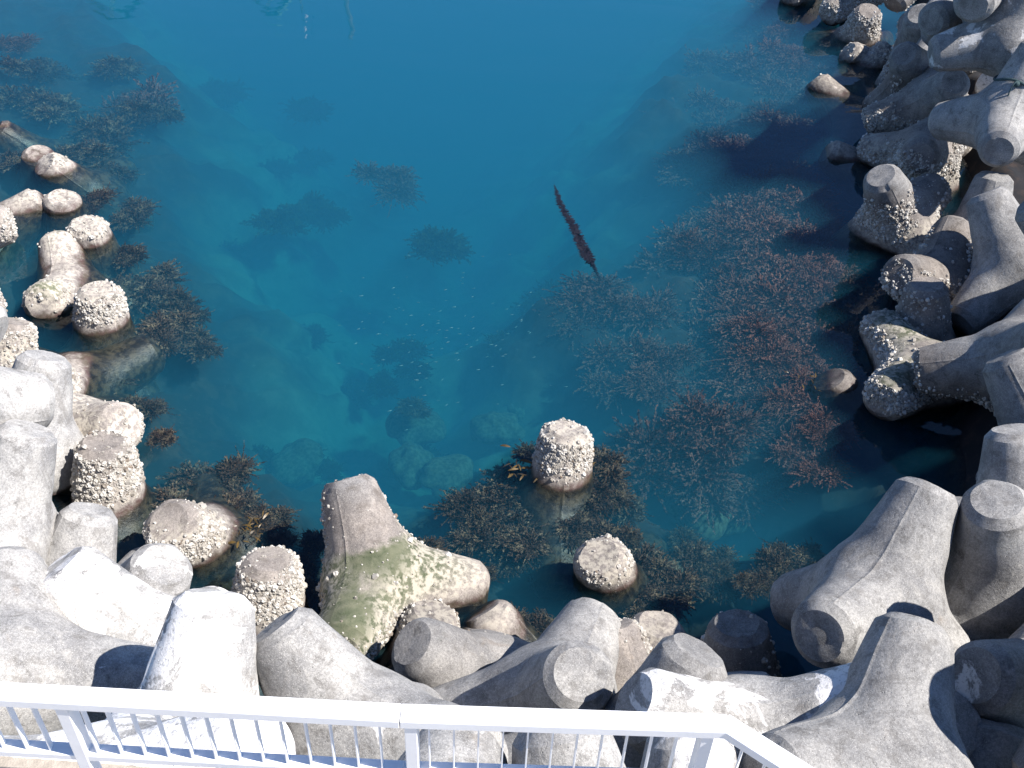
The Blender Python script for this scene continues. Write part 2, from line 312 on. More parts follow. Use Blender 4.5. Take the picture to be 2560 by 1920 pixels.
    (1949, 900, 59, -0.3946851388888694, 'b', 'right', 'brown bushy seaweed in the dense bed close to the right bank'),
    (2002, 975, 57, -0.2421392343341427, 'b', 'right', 'brown bushy seaweed in the dense bed close to the right bank'),
    (1978, 915, 75, -0.3691457475817946, 'b', 'right', 'brown bushy seaweed in the dense bed close to the right bank'),
    (1837, 823, 63, -0.5214180764312815, 'b', 'right', 'brown bushy seaweed in the dense bed close to the right bank'),
    (1749, 876, 54, -1.0202634195179852, 'b', 'right', 'brown bushy seaweed in the dense bed close to the right bank'),
    (1814, 782, 43, -0.8369958852726492, 'b', 'right', 'brown bushy seaweed in the dense bed close to the right bank'),
    (1763, 835, 55, -0.9520082409871287, 'b', 'right', 'brown bushy seaweed in the dense bed close to the right bank'),
    (1856, 1165, 80, -0.705459109939358, 'b', 'right', 'brown bushy seaweed in the dense bed close to the right bank'),
    (1967, 1021, 77, -0.49900641871673557, 'b', 'right', 'brown bushy seaweed in the dense bed close to the right bank'),
    (1862, 1123, 102, -0.8734499648928363, 'b', 'right', 'brown bushy seaweed in the dense bed close to the right bank'),
    (1852, 1092, 96, -0.5289119124818051, 'b', 'right', 'brown bushy seaweed in the dense bed close to the right bank'),
    (1959, 1011, 63, -0.34625538415007157, 'b', 'right', 'brown bushy seaweed in the dense bed close to the right bank'),
    (1940, 947, 69, -0.4612985127331387, 'b', 'right', 'brown bushy seaweed in the dense bed close to the right bank'),
    (1944, 988, 59, -0.4676612138019281, 'b', 'right', 'brown bushy seaweed in the dense bed close to the right bank'),
    (2091, 999, 76, -0.28242632072322926, 'b', 'right', 'brown bushy seaweed in the dense bed close to the right bank'),
    (2073, 1003, 54, -0.16911145315898307, 'b', 'right', 'brown bushy seaweed in the dense bed close to the right bank'),
    (2112, 934, 52, -0.10288154821568408, 'b', 'right', 'brown bushy seaweed in the dense bed close to the right bank'),
    (1996, 1091, 53, -0.1558824664939397, 'b', 'right', 'brown bushy seaweed in the dense bed close to the right bank'),
    (2008, 931, 75, -0.10518423606290384, 'b', 'right', 'brown bushy seaweed in the dense bed close to the right bank'),
    (2051, 1043, 43, -0.04626996068633869, 'b', 'right', 'brown bushy seaweed in the dense bed close to the right bank'),
    (2072, 1069, 42, -0.08470182288984597, 'b', 'right', 'brown bushy seaweed in the dense bed close to the right bank'),
    (2055, 1141, 57, -0.07425305609381112, 'b', 'right', 'brown bushy seaweed in the dense bed close to the right bank'),
    (2006, 952, 61, -0.07377733799258104, 'b', 'right', 'brown bushy seaweed in the dense bed close to the right bank'),
    (1761, 1108, 80, -0.8676948061001497, 'b', 'right', 'brown bushy seaweed in the dense bed close to the right bank'),
    (1808, 1134, 84, -0.8186180702259186, 'b', 'right', 'brown bushy seaweed in the dense bed close to the right bank'),
    (1871, 1146, 85, -0.6543707642755096, 'b', 'right', 'brown bushy seaweed in the dense bed close to the right bank'),
    (1775, 1178, 85, -0.7064638909890492, 'b', 'right', 'brown bushy seaweed in the dense bed close to the right bank'),
    (2062, 680, 41, -0.1401321558214502, 'b', 'right', 'brown bushy seaweed in the dense bed close to the right bank'),
    (2018, 659, 45, -0.136039216787999, 'b', 'right', 'brown bushy seaweed in the dense bed close to the right bank'),
    (1959, 409, 60, -0.6018689615295686, 'b', 'right', 'brown bushy seaweed in the dense bed close to the right bank'),
    (2097, 387, 62, -0.4664711103336578, 'b', 'right', 'brown bushy seaweed in the dense bed close to the right bank'),
    (1965, 268, 55, -0.3378683930183754, 'b', 'right', 'brown bushy seaweed in the dense bed close to the right bank'),
    (1962, 263, 72, -0.5347800940007981, 'b', 'right', 'brown bushy seaweed in the dense bed close to the right bank'),
    (1949, 381, 66, -0.40565867485797, 'b', 'right', 'brown bushy seaweed in the dense bed close to the right bank'),
    (1944, 229, 65, -0.48083687387748497, 'b', 'right', 'brown bushy seaweed in the dense bed close to the right bank'),
    (1904, 124, 51, -0.8766462566526231, 'b', 'right', 'dim brown seaweed at the upper end of the right-hand bed'),
    (1782, 128, 65, -0.5799199678371835, 'b', 'right', 'dim brown seaweed at the upper end of the right-hand bed'),
    (1858, 144, 70, -1.001415720643163, 'b', 'right', 'dim brown seaweed at the upper end of the right-hand bed'),
    (1843, 105, 75, -0.9490784064525959, 'b', 'right', 'dim brown seaweed at the upper end of the right-hand bed'),
    (1931, 139, 72, -0.5193448265618705, 'b', 'right', 'dim brown seaweed at the upper end of the right-hand bed'),
    (1925, 133, 69, -0.2837187064007122, 'b', 'right', 'dim brown seaweed at the upper end of the right-hand bed'),
    (1902, 143, 58, -0.6260649536205093, 'b', 'right', 'dim brown seaweed at the upper end of the right-hand bed'),
    (1932, 54, 57, -0.4253840507036152, 'b', 'right', 'dim brown seaweed at the upper end of the right-hand bed'),
    (1955, 178, 50, -0.5319638349149715, 'b', 'right', 'dim brown seaweed at the upper end of the right-hand bed'),
    (1970, 93, 48, -0.44103439398497485, 'b', 'right', 'dim brown seaweed at the upper end of the right-hand bed'),
    (1988, 115, 51, -0.2759581499450418, 'b', 'right', 'dim brown seaweed at the upper end of the right-hand bed'),
    (1900, 22, 66, -1.076173574737344, 'b', 'right', 'dim brown seaweed at the upper end of the right-hand bed'),
    (1865, 127, 55, -0.8380063514587544, 'b', 'right', 'dim brown seaweed at the upper end of the right-hand bed'),
    (1941, 76, 56, -1.1284426789126252, 'b', 'right', 'dim brown seaweed at the upper end of the right-hand bed'),
    (1961, 127, 51, -1.1801711297274846, 'b', 'right', 'dim brown seaweed at the upper end of the right-hand bed'),
    (2003, 87, 41, -0.518580160745622, 'b', 'right', 'dim brown seaweed at the upper end of the right-hand bed'),
    (1934, -16, 47, -0.25648697053312103, 'b', 'right', 'dim brown seaweed at the upper end of the right-hand bed'),
    (1958, 112, 57, -0.2732701136911208, 'b', 'right', 'dim brown seaweed at the upper end of the right-hand bed'),
    (1995, 158, 39, -0.5308462531950464, 'b', 'right', 'dim brown seaweed at the upper end of the right-hand bed'),
    (1970, 288, 56, -0.6328071777411232, 'b', 'right', 'dim brown seaweed at the upper end of the right-hand bed'),
    (1973, 100, 50, -0.14749995440891678, 'b', 'right', 'dim brown seaweed at the upper end of the right-hand bed'),
    (2033, 125, 49, -0.23269119134083532, 'b', 'right', 'dim brown seaweed at the upper end of the right-hand bed'),
    (1961, 49, 34, -0.15193259334297132, 'b', 'right', 'dim brown seaweed at the upper end of the right-hand bed'),
    (1742, 249, 87, -0.7, 'b', 'right', 'bushy reddish seaweed clump standing apart at the upper left of the right-hand bed'),
    (1742, 631, 98, -0.55, 'b', 'right', 'round olive-brown seaweed clump left of the gap in the right-hand bed'),
    (1568, 770, 104, -1.1, 'p', 'right', 'dim round seaweed clump furthest left of the right-hand bed, below the floating strand'),
    (1782, 799, 110, -0.35, 'b', 'right', 'large brown seaweed clump in the middle of the right-hand bed'),
    (1713, 1047, 122, -0.12, 'b', 'right', 'big reddish brown seaweed clump with a jagged top, lower left of the right-hand bed'),
    (1794, 1007, 87, -0.1, 'b', 'right', 'reddish seaweed clump joined to the right side of the big jagged one'),
    (1192, 1227, 87, -0.05, 'd', 'mid', 'dark weed clump in the ring around the lone barnacled legs'),
    (1273, 1169, 87, -0.05, 'd', 'mid', 'dark weed clump in the ring around the lone barnacled legs'),
    (1261, 1261, 104, -0.03, 'd', 'mid', 'dark weed clump in the ring around the lone barnacled legs'),
    (1180, 1285, 69, -0.1, 'd', 'mid', 'dark weed clump in the ring around the lone barnacled legs'),
    (1342, 1099, 58, -0.2, 'd', 'mid', 'dark weed clump in the ring around the lone barnacled legs'),
    (1493, 1134, 64, -0.05, 'd', 'mid', 'dark weed clump in the ring around the lone barnacled legs'),
    (1516, 1192, 69, -0.05, 'd', 'mid', 'dark weed clump in the ring around the lone barnacled legs'),
    (1458, 1227, 58, -0.05, 'd', 'mid', 'dark weed clump in the ring around the lone barnacled legs'),
    (1551, 1227, 58, -0.4, 'd', 'mid', 'dark weed clump in the ring around the lone barnacled legs'),
    (1308, 1331, 69, -0.12, 'd', 'mid', 'dark weed clump in the ring around the lone barnacled legs'),
    (1389, 1331, 64, -0.2, 'd', 'mid', 'dark weed clump in the ring around the lone barnacled legs'),
    (1470, 1296, 69, -0.1, 'd', 'mid', 'dark weed clump in the ring around the lone barnacled legs'),
    (1609, 1366, 75, -0.06, 'd', 'mid', 'dark weed clump in the ring around the lone barnacled legs'),
    (1551, 1319, 58, -0.1, 'd', 'mid', 'dark weed clump in the ring around the lone barnacled legs'),
    (1667, 1424, 75, -0.08, 'd', 'mid', 'dark weed clump in the ring around the lone barnacled legs'),
    (1620, 1470, 69, -0.05, 'd', 'mid', 'dark weed clump in the ring around the lone barnacled legs'),
    (1736, 1400, 75, -0.25, 'd', 'mid', 'dark weed clump in the ring around the lone barnacled legs'),
    (1794, 1377, 58, -0.4, 'd', 'mid', 'dark weed clump in the ring around the lone barnacled legs'),
    (1736, 1342, 52, -0.6, 'd', 'mid', 'dark weed clump in the ring around the lone barnacled legs'),
    (1319, 1528, 64, -0.03, 'd', 'mid', 'dark weed clump in the ring around the lone barnacled legs'),
    (1285, 1366, 58, -0.3, 'd', 'mid', 'dark weed clump in the ring around the lone barnacled legs'),
    (1354, 1400, 52, -0.5, 'd', 'mid', 'dark weed clump in the ring around the lone barnacled legs'),
    (1204, 1406, 35, -0.2, 'd', 'mid', 'dark weed clump in the ring around the lone barnacled legs'),
    (1805, 1435, 46, -0.3, 'd', 'mid', 'dark weed clump in the ring around the lone barnacled legs'),
    (1933, 1395, 58, -0.08, 'd', 'mid', 'ragged dark weed behind the large seamed tetrapod at lower right'),
    (1979, 1383, 52, -0.15, 'd', 'mid', 'ragged dark weed behind the large seamed tetrapod at lower right'),
    (2037, 1377, 46, -0.2, 'd', 'mid', 'ragged dark weed behind the large seamed tetrapod at lower right'),
    (1898, 1435, 46, -0.1, 'd', 'mid', 'ragged dark weed behind the large seamed tetrapod at lower right'),
    (469, 1169, 98, -0.08, 'd', 'left', 'big dark fringed weed clump right of the barnacled cone at left'),
    (556, 1180, 69, -0.15, 'd', 'left', 'dark weed clump joined to the right of the big fringed one at left'),
    (602, 1250, 64, -0.05, 'd', 'left', 'dark weed between the leaning brown leg and the star-shaped tetrapod'),
    (660, 1285, 58, -0.05, 'd', 'left', 'dark weed between the leaning brown leg and the star-shaped tetrapod'),
    (521, 1250, 69, -0.05, 'd', 'left', 'dark weed between the leaning brown leg and the star-shaped tetrapod'),
    (694, 1331, 46, -0.05, 'd', 'left', 'dark weed between the leaning brown leg and the star-shaped tetrapod'),
    (729, 1389, 52, -0.06, 'd', 'left', 'dark weed between the leaning brown leg and the star-shaped tetrapod'),
    (764, 1458, 46, -0.06, 'd', 'left', 'dark weed between the leaning brown leg and the star-shaped tetrapod'),
    (787, 1331, 46, -0.2, 'd', 'left', 'dark weed between the leaning brown leg and the star-shaped tetrapod'),
    (1059, 1348, 58, -0.08, 'd', 'mid', 'dark weed patch right of the upright leg of the star-shaped tetrapod'),
    (399, 1076, 30, -0.02, 'd', 'left', 'small feathery weed tuft at the tip of the yellowish lying leg at left'),
    (405, 793, 69, -0.1, 'd', 'left', 'dark weed clump right of the lone leg fully crusted with barnacles'),
    (469, 799, 52, -0.5, 'p', 'left', 'dim weed clump farther right of the leg fully crusted with barnacles'),
    (318, 602, 52, -0.05, 'd', 'left', 'dark weed by the round-topped stub behind the long green-stained leg'),
    (295, 694, 69, -0.5, 'd', 'left', 'dim weed right of the long green-stained leg'),
    (231, 289, 87, -0.35, 'd', 'left', 'large violet-brown weed clump with a peaked top at upper left'),
    (260, 382, 69, -0.6, 'd', 'left', 'weed clump below the peaked one at upper left'),
    (330, 208, 75, -0.5, 'b', 'left', 'twin-peaked dim weed clump right of the peaked one at upper left'),
    (203, 110, 64, -0.7, 'p', 'left', 'oval dim weed clump near the upper left corner'),
    (46, 197, 81, -0.3, 'd', 'left', 'dark weed mass at the left edge near the top'),
    (116, 220, 64, -0.35, 'd', 'left', 'weed clump joined to the right of the mass at the left edge'),
    (35, 359, 69, -0.2, 'd', 'left', 'dark weed at the left edge beside the barnacled tip'),
    (104, 35, 64, -0.8, 'p', 'left', 'faint weed clump right of the top left corner'),
    (23, 81, 41, -0.5, 'b', 'left', 'small reddish weed clump in the top left corner'),
    (220, 486, 46, -0.1, 'd', 'left', 'weed between the upper barnacled stubs at left'),
    (382, 440, 69, -1.2, 'p', 'left', 'faint weed out from the upper barnacled stubs at left'),
    (266, 891, 58, -0.3, 'd', 'left', 'dim weed below the leg fully crusted with barnacles'),
    (544, 174, 64, -1.6, 'p', 'deep', 'faint weed clump deep in the open water'),
    (775, 214, 69, -1.6, 'p', 'deep', 'faint weed clump deep in the open water'),
    (648, 359, 64, -2.0, 'p', 'deep', 'faint weed clump deep in the open water'),
    (775, 336, 58, -2.2, 'p', 'deep', 'faint weed clump deep in the open water'),
    (498, 567, 58, -1.9, 'p', 'deep', 'faint weed clump deep in the open water'),
    (532, 648, 52, -2.0, 'p', 'deep', 'faint weed clump deep in the open water'),
    (741, 770, 58, -1.9, 'p', 'deep', 'faint weed clump deep in the open water'),
    (648, 926, 52, -2.0, 'p', 'deep', 'faint weed clump deep in the open water'),
    (637, 1007, 52, -1.9, 'p', 'deep', 'faint weed clump deep in the open water'),
    (625, 1082, 52, -1.5, 'p', 'deep', 'faint weed clump deep in the open water'),
    (764, 1076, 35, -1.5, 'p', 'deep', 'faint weed clump deep in the open water'),
    (810, 1111, 35, -1.7, 'p', 'deep', 'faint weed clump deep in the open water'),
    (1389, 683, 69, -1.4, 'p', 'deep', 'faint weed clump deep in the open water'),
    (1157, 1146, 46, -1.6, 'p', 'deep', 'faint weed clump deep in the open water'),
    (880, 914, 46, -2.2, 'p', 'deep', 'faint weed clump deep in the open water'),
    (1447, 914, 58, -1.5, 'p', 'deep', 'faint weed clump deep in the open water'),
    (1516, 880, 69, -1.2, 'p', 'deep', 'faint weed clump deep in the open water'),
    (1643, 914, 69, -1.2, 'p', 'deep', 'faint weed clump deep in the open water'),
    (1042, 1076, 52, -1.8, 'p', 'deep', 'faint weed clump deep in the open water'),
    (1007, 1273, 46, -1.5, 'p', 'deep', 'faint weed clump deep in the open water'),
    (718, 469, 81, -1.0, 'p', 'deep', 'wide dim weed clump in open water above the middle left'),
    (799, 463, 58, -1.2, 'p', 'deep', 'dim weed clump joined to the right of the wide one in open water'),
    (972, 399, 64, -0.75, 'b', 'deep', 'reddish weed clump standing alone in open water, upper middle'),
    (1099, 532, 79, -0.8, 'p', 'deep', 'dark round weed clump left of the floating strand'),
    (1267, 799, 58, -1.2, 'p', 'deep', 'dark oval weed clump under the right part of the fish school'),
    (984, 810, 58, -1.5, 'p', 'deep', 'dark weed under the left part of the fish school, upper of two'),
    (1030, 862, 41, -1.5, 'p', 'deep', 'dark weed trailing lower right under the left part of the fish school'),
    (955, 897, 44, -1.5, 'p', 'deep', 'dark weed under the left part of the fish school, lower of two'),
    (1036, 1001, 46, -1.2, 'd', 'deep', 'weed patch on the pale boulders above the star-shaped tetrapod'),
    (1505, 694, 75, -0.45, 'b', 'right', 'olive-brown seaweed in the outer fringe of the right-hand bed below the strand'),
    (1586, 833, 81, -0.5, 'b', 'right', 'olive-brown seaweed in the outer fringe of the right-hand bed below the strand'),
    (1643, 718, 75, -0.4, 'b', 'right', 'olive-brown seaweed in the outer fringe of the right-hand bed below the strand'),
    (1447, 752, 69, -0.6, 'b', 'right', 'olive-brown seaweed in the outer fringe of the right-hand bed below the strand'),
    (1667, 856, 69, -0.4, 'b', 'right', 'olive-brown seaweed in the outer fringe of the right-hand bed below the strand'),
    (1643, 926, 64, -0.5, 'b', 'right', 'olive-brown seaweed in the outer fringe of the right-hand bed below the strand'),
    (1539, 903, 69, -0.7, 'b', 'right', 'olive-brown seaweed in the outer fringe of the right-hand bed below the strand'),
    (1736, 382, 69, -0.5, 'b', 'right', 'brown bushy seaweed in the dense bed close to the right bank'),
    (1805, 231, 69, -0.5, 'b', 'right', 'brown bushy seaweed in the dense bed close to the right bank'),
    (1875, 266, 75, -0.35, 'b', 'right', 'brown bushy seaweed in the dense bed close to the right bank'),
    (1944, 347, 69, -0.3, 'b', 'right', 'brown bushy seaweed in the dense bed close to the right bank'),
    (2002, 405, 64, -0.2, 'b', 'right', 'brown bushy seaweed in the dense bed close to the right bank'),
    (1852, 579, 69, -0.35, 'b', 'right', 'brown bushy seaweed in the dense bed close to the right bank'),
    (1829, 694, 69, -0.4, 'b', 'right', 'brown bushy seaweed in the dense bed close to the right bank'),
    (2072, 880, 64, -0.15, 'b', 'right', 'brown bushy seaweed in the dense bed close to the right bank'),
    (1967, 197, 69, -0.35, 'b', 'right', 'brown bushy seaweed in the dense bed close to the right bank'),
    (1794, 521, 64, -0.5, 'b', 'right', 'brown bushy seaweed in the dense bed close to the right bank'),
    (382, 243, 64, -0.5, 'd', 'left', 'dark weed along the outer edge of the left-hand bank'),
    (81, 127, 64, -0.4, 'd', 'left', 'dark weed along the outer edge of the left-hand bank'),
    (289, 127, 58, -0.6, 'd', 'left', 'dark weed along the outer edge of the left-hand bank'),
    (382, 683, 69, -0.4, 'd', 'left', 'dark weed along the outer edge of the left-hand bank'),
    (451, 741, 58, -0.4, 'd', 'left', 'dark weed along the outer edge of the left-hand bank'),
    (347, 984, 52, -0.3, 'd', 'left', 'dark weed along the outer edge of the left-hand bank'),
    (174, 347, 69, -0.3, 'd', 'left', 'dark weed along the outer edge of the left-hand bank'),
    (324, 498, 58, -0.4, 'd', 'left', 'dark weed along the outer edge of the left-hand bank'),
    (498, 833, 52, -0.6, 'd', 'left', 'dark weed along the outer edge of the left-hand bank'),
]
ROCKS = [
    (1244, 1047, 64, -1.7, 'pale submerged boulder just left of the lone barnacled leg'),
    (1308, 1007, 64, -2.0, 'submerged boulder above the lone barnacled leg'),
    (1030, 1042, 64, -1.8, 'submerged boulder with a weed cap above the star-shaped tetrapod'),
    (1030, 1140, 69, -1.7, 'pale submerged boulder above the leg of the star-shaped tetrapod'),
    (1111, 1169, 64, -1.6, 'submerged boulder between the star-shaped tetrapod and the lone leg'),
    (1748, 1233, 81, -1.0, 'greenish submerged boulder below the big jagged seaweed clump'),
    (1817, 1273, 64, -1.3, 'submerged boulder right of the greenish one under the seaweed'),
    (1539, 937, 69, -2.0, 'faint submerged boulder below the dim weed of the right-hand bed'),
    (741, 1134, 69, -2.0, 'faint submerged boulder in the murky water at lower left of the basin'),
    (347, 741, 81, -1.0, 'pale submerged boulder behind the leg fully crusted with barnacles'),
    (1354, 1250, 58, -0.35, 'pinkish pale submerged boulder below the lone barnacled leg'),
    (1308, 1354, 69, -0.5, 'pale submerged boulder between the lone leg and the short stub'),
    (1678, 1435, 69, -0.45, 'yellowish submerged boulder right of the short round stub'),
]

# ---------------------------------------------------------------- helpers
def link(name, me, mats=(), parent=None, loc=None):
    o = bpy.data.objects.new(name, me); COL.objects.link(o)
    for m in mats: me.materials.append(m)
    if parent: o.parent = parent
    if loc is not None: o.location = loc
    return o

def tag(o, label, cat, group=None):
    o['label'] = label; o['category'] = cat
    if group: o['group'] = group
    return o

def mesh_np(name, v, f, smooth=True):
    """a mesh from an (n,3) array and an (m,k) index array"""
    me = bpy.data.meshes.new(name)
    v = np.asarray(v, np.float32); f = np.asarray(f, np.int32); k = f.shape[1]
    me.vertices.add(len(v)); me.vertices.foreach_set("co", v.ravel())
    me.loops.add(f.size); me.loops.foreach_set("vertex_index", f.ravel())
    me.polygons.add(len(f)); me.polygons.foreach_set("loop_start", np.arange(0, f.size, k, dtype=np.int32))
    me.polygons.foreach_set("use_smooth", np.full(len(f), smooth))
    me.update(calc_edges=True); me.validate()
    return me

class NT:
    """small wrapper to write node trees"""
    def __init__(s, name):
        s.m = bpy.data.materials.new(name); s.m.use_nodes = True
        s.t = s.m.node_tree; s.t.nodes.clear()
        s.out = s.t.nodes.new("ShaderNodeOutputMaterial")
    def n(s, typ, **kw):
        d = s.t.nodes.new("ShaderNode" + typ)
        for k, v in kw.items(): setattr(d, k, v)
        return d
    def l(s, a, b): s.t.links.new(a, b)
    def put(s, sock, v):
        if isinstance(v, (int, float, tuple)): sock.default_value = v
        else: s.l(v, sock)
    def math(s, op, a, b=0.0, clamp=False):
        d = s.n("Math", operation=op, use_clamp=clamp); s.put(d.inputs[0], a); s.put(d.inputs[1], b); return d.outputs[0]
    def noise(s, vec, scale, detail=4.0, rough=0.55, dist=0.0):
        d = s.n("TexNoise"); s.l(vec, d.inputs["Vector"]); d.inputs["Scale"].default_value = scale
        d.inputs["Detail"].default_value = detail; d.inputs["Roughness"].default_value = rough; d.inputs["Distortion"].default_value = dist
        return d.outputs["Fac"]
    def ramp(s, v, a, b, c=0.0, d=1.0, smooth=True):
        m = s.n("MapRange", interpolation_type='SMOOTHSTEP' if smooth else 'LINEAR', clamp=True); s.put(m.inputs[0], v)
        m.inputs[1].default_value = a; m.inputs[2].default_value = b; m.inputs[3].default_value = c; m.inputs[4].default_value = d
        return m.outputs[0]
    def mix(s, f, a, b, mode='MIX'):
        m = s.n("Mix", data_type='RGBA', blend_type=mode); s.put(m.inputs[0], f)
        s.put(m.inputs[6], a); s.put(m.inputs[7], b); return m.outputs[2]
    def attr(s, name):
        d = s.n("Attribute", attribute_type='OBJECT', attribute_name=name); return d.outputs["Fac"]

def c4(r, g, b): return (r, g, b, 1.0)

# ---------------------------------------------------------------- materials
def mat_concrete():
    k = NT("weathered_concrete")
    tc = k.n("TexCoord"); geo = k.n("NewGeometry"); oi = k.n("ObjectInfo")
    off = k.n("VectorMath", operation='ADD'); k.l(tc.outputs["Object"], off.inputs[0])
    rv = k.n("CombineXYZ"); r = k.math('MULTIPLY', oi.outputs["Random"], 37.0)
    for i in range(3): k.l(r, rv.inputs[i])
    k.l(rv.outputs[0], off.inputs[1]); v = off.outputs[0]
    sp = k.n("SeparateXYZ"); k.l(geo.outputs["Position"], sp.inputs[0]); z = sp.outputs[2]
    sn = k.n("SeparateXYZ"); k.l(geo.outputs["Normal"], sn.inputs[0]); nz = sn.outputs[2]
    big = k.noise(v, 1.6, 5, .6); mid = k.noise(v, 6, 6, .62, .4); fine = k.noise(v, 42, 4, .75); grit = k.noise(v, 130, 3, .75)
    # base concrete with cloudy mottling and sand grain
    col = k.mix(k.ramp(big, .3, .7), c4(.215, .213, .215), c4(.385, .375, .36))
    col = k.mix(k.math('MULTIPLY', k.ramp(mid, .48, .72), .55), col, c4(.45, .435, .41))
    col = k.mix(k.math('MULTIPLY', k.ramp(mid, .47, .32), .7), col, c4(.15, .143, .135))
    rust = k.noise(v, 2.2, 5, .7, .8)
    col = k.mix(k.math('MULTIPLY', k.ramp(rust, .60, .74), .4), col, c4(.27, .215, .165))
    col = k.mix(k.ramp(fine, .38, .62, .0, .7), col, k.mix(1.0, col, c4(.55, .55, .55), 'MULTIPLY'))
    col = k.mix(k.math('MULTIPLY', k.ramp(grit, .56, .66), .6), col, c4(.66, .64, .61))
    col = k.mix(k.math('MULTIPLY', k.ramp(grit, .40, .33), .5), col, c4(.12, .115, .11))
    # run-down streaks
    mp = k.n("Mapping"); k.l(geo.outputs["Position"], mp.inputs[0]); mp.inputs[3].default_value = (7, 7, .7)
    st = k.noise(mp.outputs[0], 1.0, 4, .6)
    col = k.mix(k.math('MULTIPLY', k.ramp(st, .52, .72), .5), col, c4(.14, .13, .12))
    # bleached salt and droppings
    bl = k.attr("bleach")
    bn = k.math('ADD', k.noise(v, 1.9, 7, .68, .6), k.math('MULTIPLY', k.math('SUBTRACT', nz, .3), .10))
    thr = k.math('SUBTRACT', .80, k.math('MULTIPLY', bl, .42))
    bf = k.ramp(k.math('SUBTRACT', bn, thr), .0, .05)
    bf = k.math('MULTIPLY', bf, k.ramp(bl, .0, .08))
    spk = k.ramp(k.noise(v, 26, 5, .7), .36, .5)
    col = k.mix(k.math('MULTIPLY', bf, k.math('ADD', .35, k.math('MULTIPLY', spk, .6))), col, c4(.68, .665, .65))
    # green algae on the upper faces of some
    al = k.attr("algae")
    an = k.math('ADD', k.noise(v, 1.5, 7, .68, .4), k.math('MULTIPLY', nz, .16))
    af = k.ramp(k.math('SUBTRACT', an, k.math('SUBTRACT', .84, k.math('MULTIPLY', al, .34))), .0, .24)
    af = k.math('MULTIPLY', af, k.ramp(z, .15, .4)); af = k.math('MULTIPLY', af, k.ramp(z, 1.9, 1.3))
    nv = k.n("VectorMath", operation='NORMALIZE'); k.l(tc.outputs["Object"], nv.inputs[0]); sv = k.n("SeparateXYZ"); k.l(nv.outputs[0], sv.inputs[0])
    dry = k.math('MULTIPLY', k.ramp(k.math('ADD', sv.outputs[2], k.math('MULTIPLY', k.math('SUBTRACT', mid, .5), .35)), .62, .76), k.attr("dry_leg"))
    af = k.math('MULTIPLY', af, k.math('SUBTRACT', 1.0, dry))
    af = k.math('MULTIPLY', af, k.ramp(al, .02, .1))
    acol = k.mix(k.ramp(mid, .35, .65), c4(.06, .09, .042), c4(.14, .165, .105))
    col = k.mix(k.math('MULTIPLY', af, .88), col, acol)
    # tidal zone: purple-brown film, then pale crust, then a red-brown rim at the waterline
    zz = k.math('ADD', z, k.math('MULTIPLY', k.math('SUBTRACT', mid, .5), .3))
    ba = k.attr("barn")
    film = k.math('MULTIPLY', k.ramp(zz, 1.35, .9), k.ramp(ba, 0, .3, 0, .6))
    col = k.mix(film, col, k.mix(1.0, col, c4(.72, .6, .52), 'MULTIPLY'))
    crust = k.math('MULTIPLY', k.ramp(zz, .72, .5), k.ramp(zz, .05, .22)); crust = k.math('MULTIPLY', crust, k.ramp(ba, 0, .8, 0, .8))
    col = k.mix(k.math('MULTIPLY', crust, k.ramp(k.noise(v, 14, 4, .6), .4, .6)), col, c4(.46, .42, .35))
    wet = k.ramp(zz, .13, .0)
    red = k.mix(k.ramp(k.noise(v, 9, 3, .6), .4, .62), c4(.05, .036, .022), c4(.055, .026, .023))
    col = k.mix(k.math('MULTIPLY', wet, .85), col, red)
    sub = k.ramp(z, .035, -.03)
    weed = k.mix(k.ramp(k.noise(v, 7, 6, .7), .42, .62), c4(.008, .008, .007), c4(.04, .034, .022))
    col = k.mix(sub, col, weed)
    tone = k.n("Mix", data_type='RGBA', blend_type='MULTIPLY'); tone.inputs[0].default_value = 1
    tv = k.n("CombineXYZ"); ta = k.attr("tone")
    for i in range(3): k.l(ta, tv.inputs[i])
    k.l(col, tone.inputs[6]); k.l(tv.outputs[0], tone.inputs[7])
    b = k.n("BsdfPrincipled"); k.l(tone.outputs[2], b.inputs["Base Color"])
    k.l(k.math('SUBTRACT', .88, k.math('MULTIPLY', wet, .55)), b.inputs["Roughness"])
    b.inputs["Specular IOR Level"].default_value = .3
    h = k.math('ADD', k.math('MULTIPLY', mid, .7), k.math('ADD', k.math('MULTIPLY', fine, .22), k.math('MULTIPLY', grit, .12)))
    pit = k.n("TexVoronoi"); k.l(v, pit.inputs["Vector"]); pit.inputs["Scale"].default_value = 22
    h = k.math('SUBTRACT', h, k.math('MULTIPLY', k.ramp(pit.outputs["Distance"], .16, .05), .25))
    bp = k.n("Bump"); bp.inputs["Strength"].default_value = .75; bp.inputs["Distance"].default_value = .03
    k.l(h, bp.inputs["Height"]); k.l(bp.outputs[0], b.inputs["Normal"])
    k.l(b.outputs[0], k.out.inputs[0]); return k.m

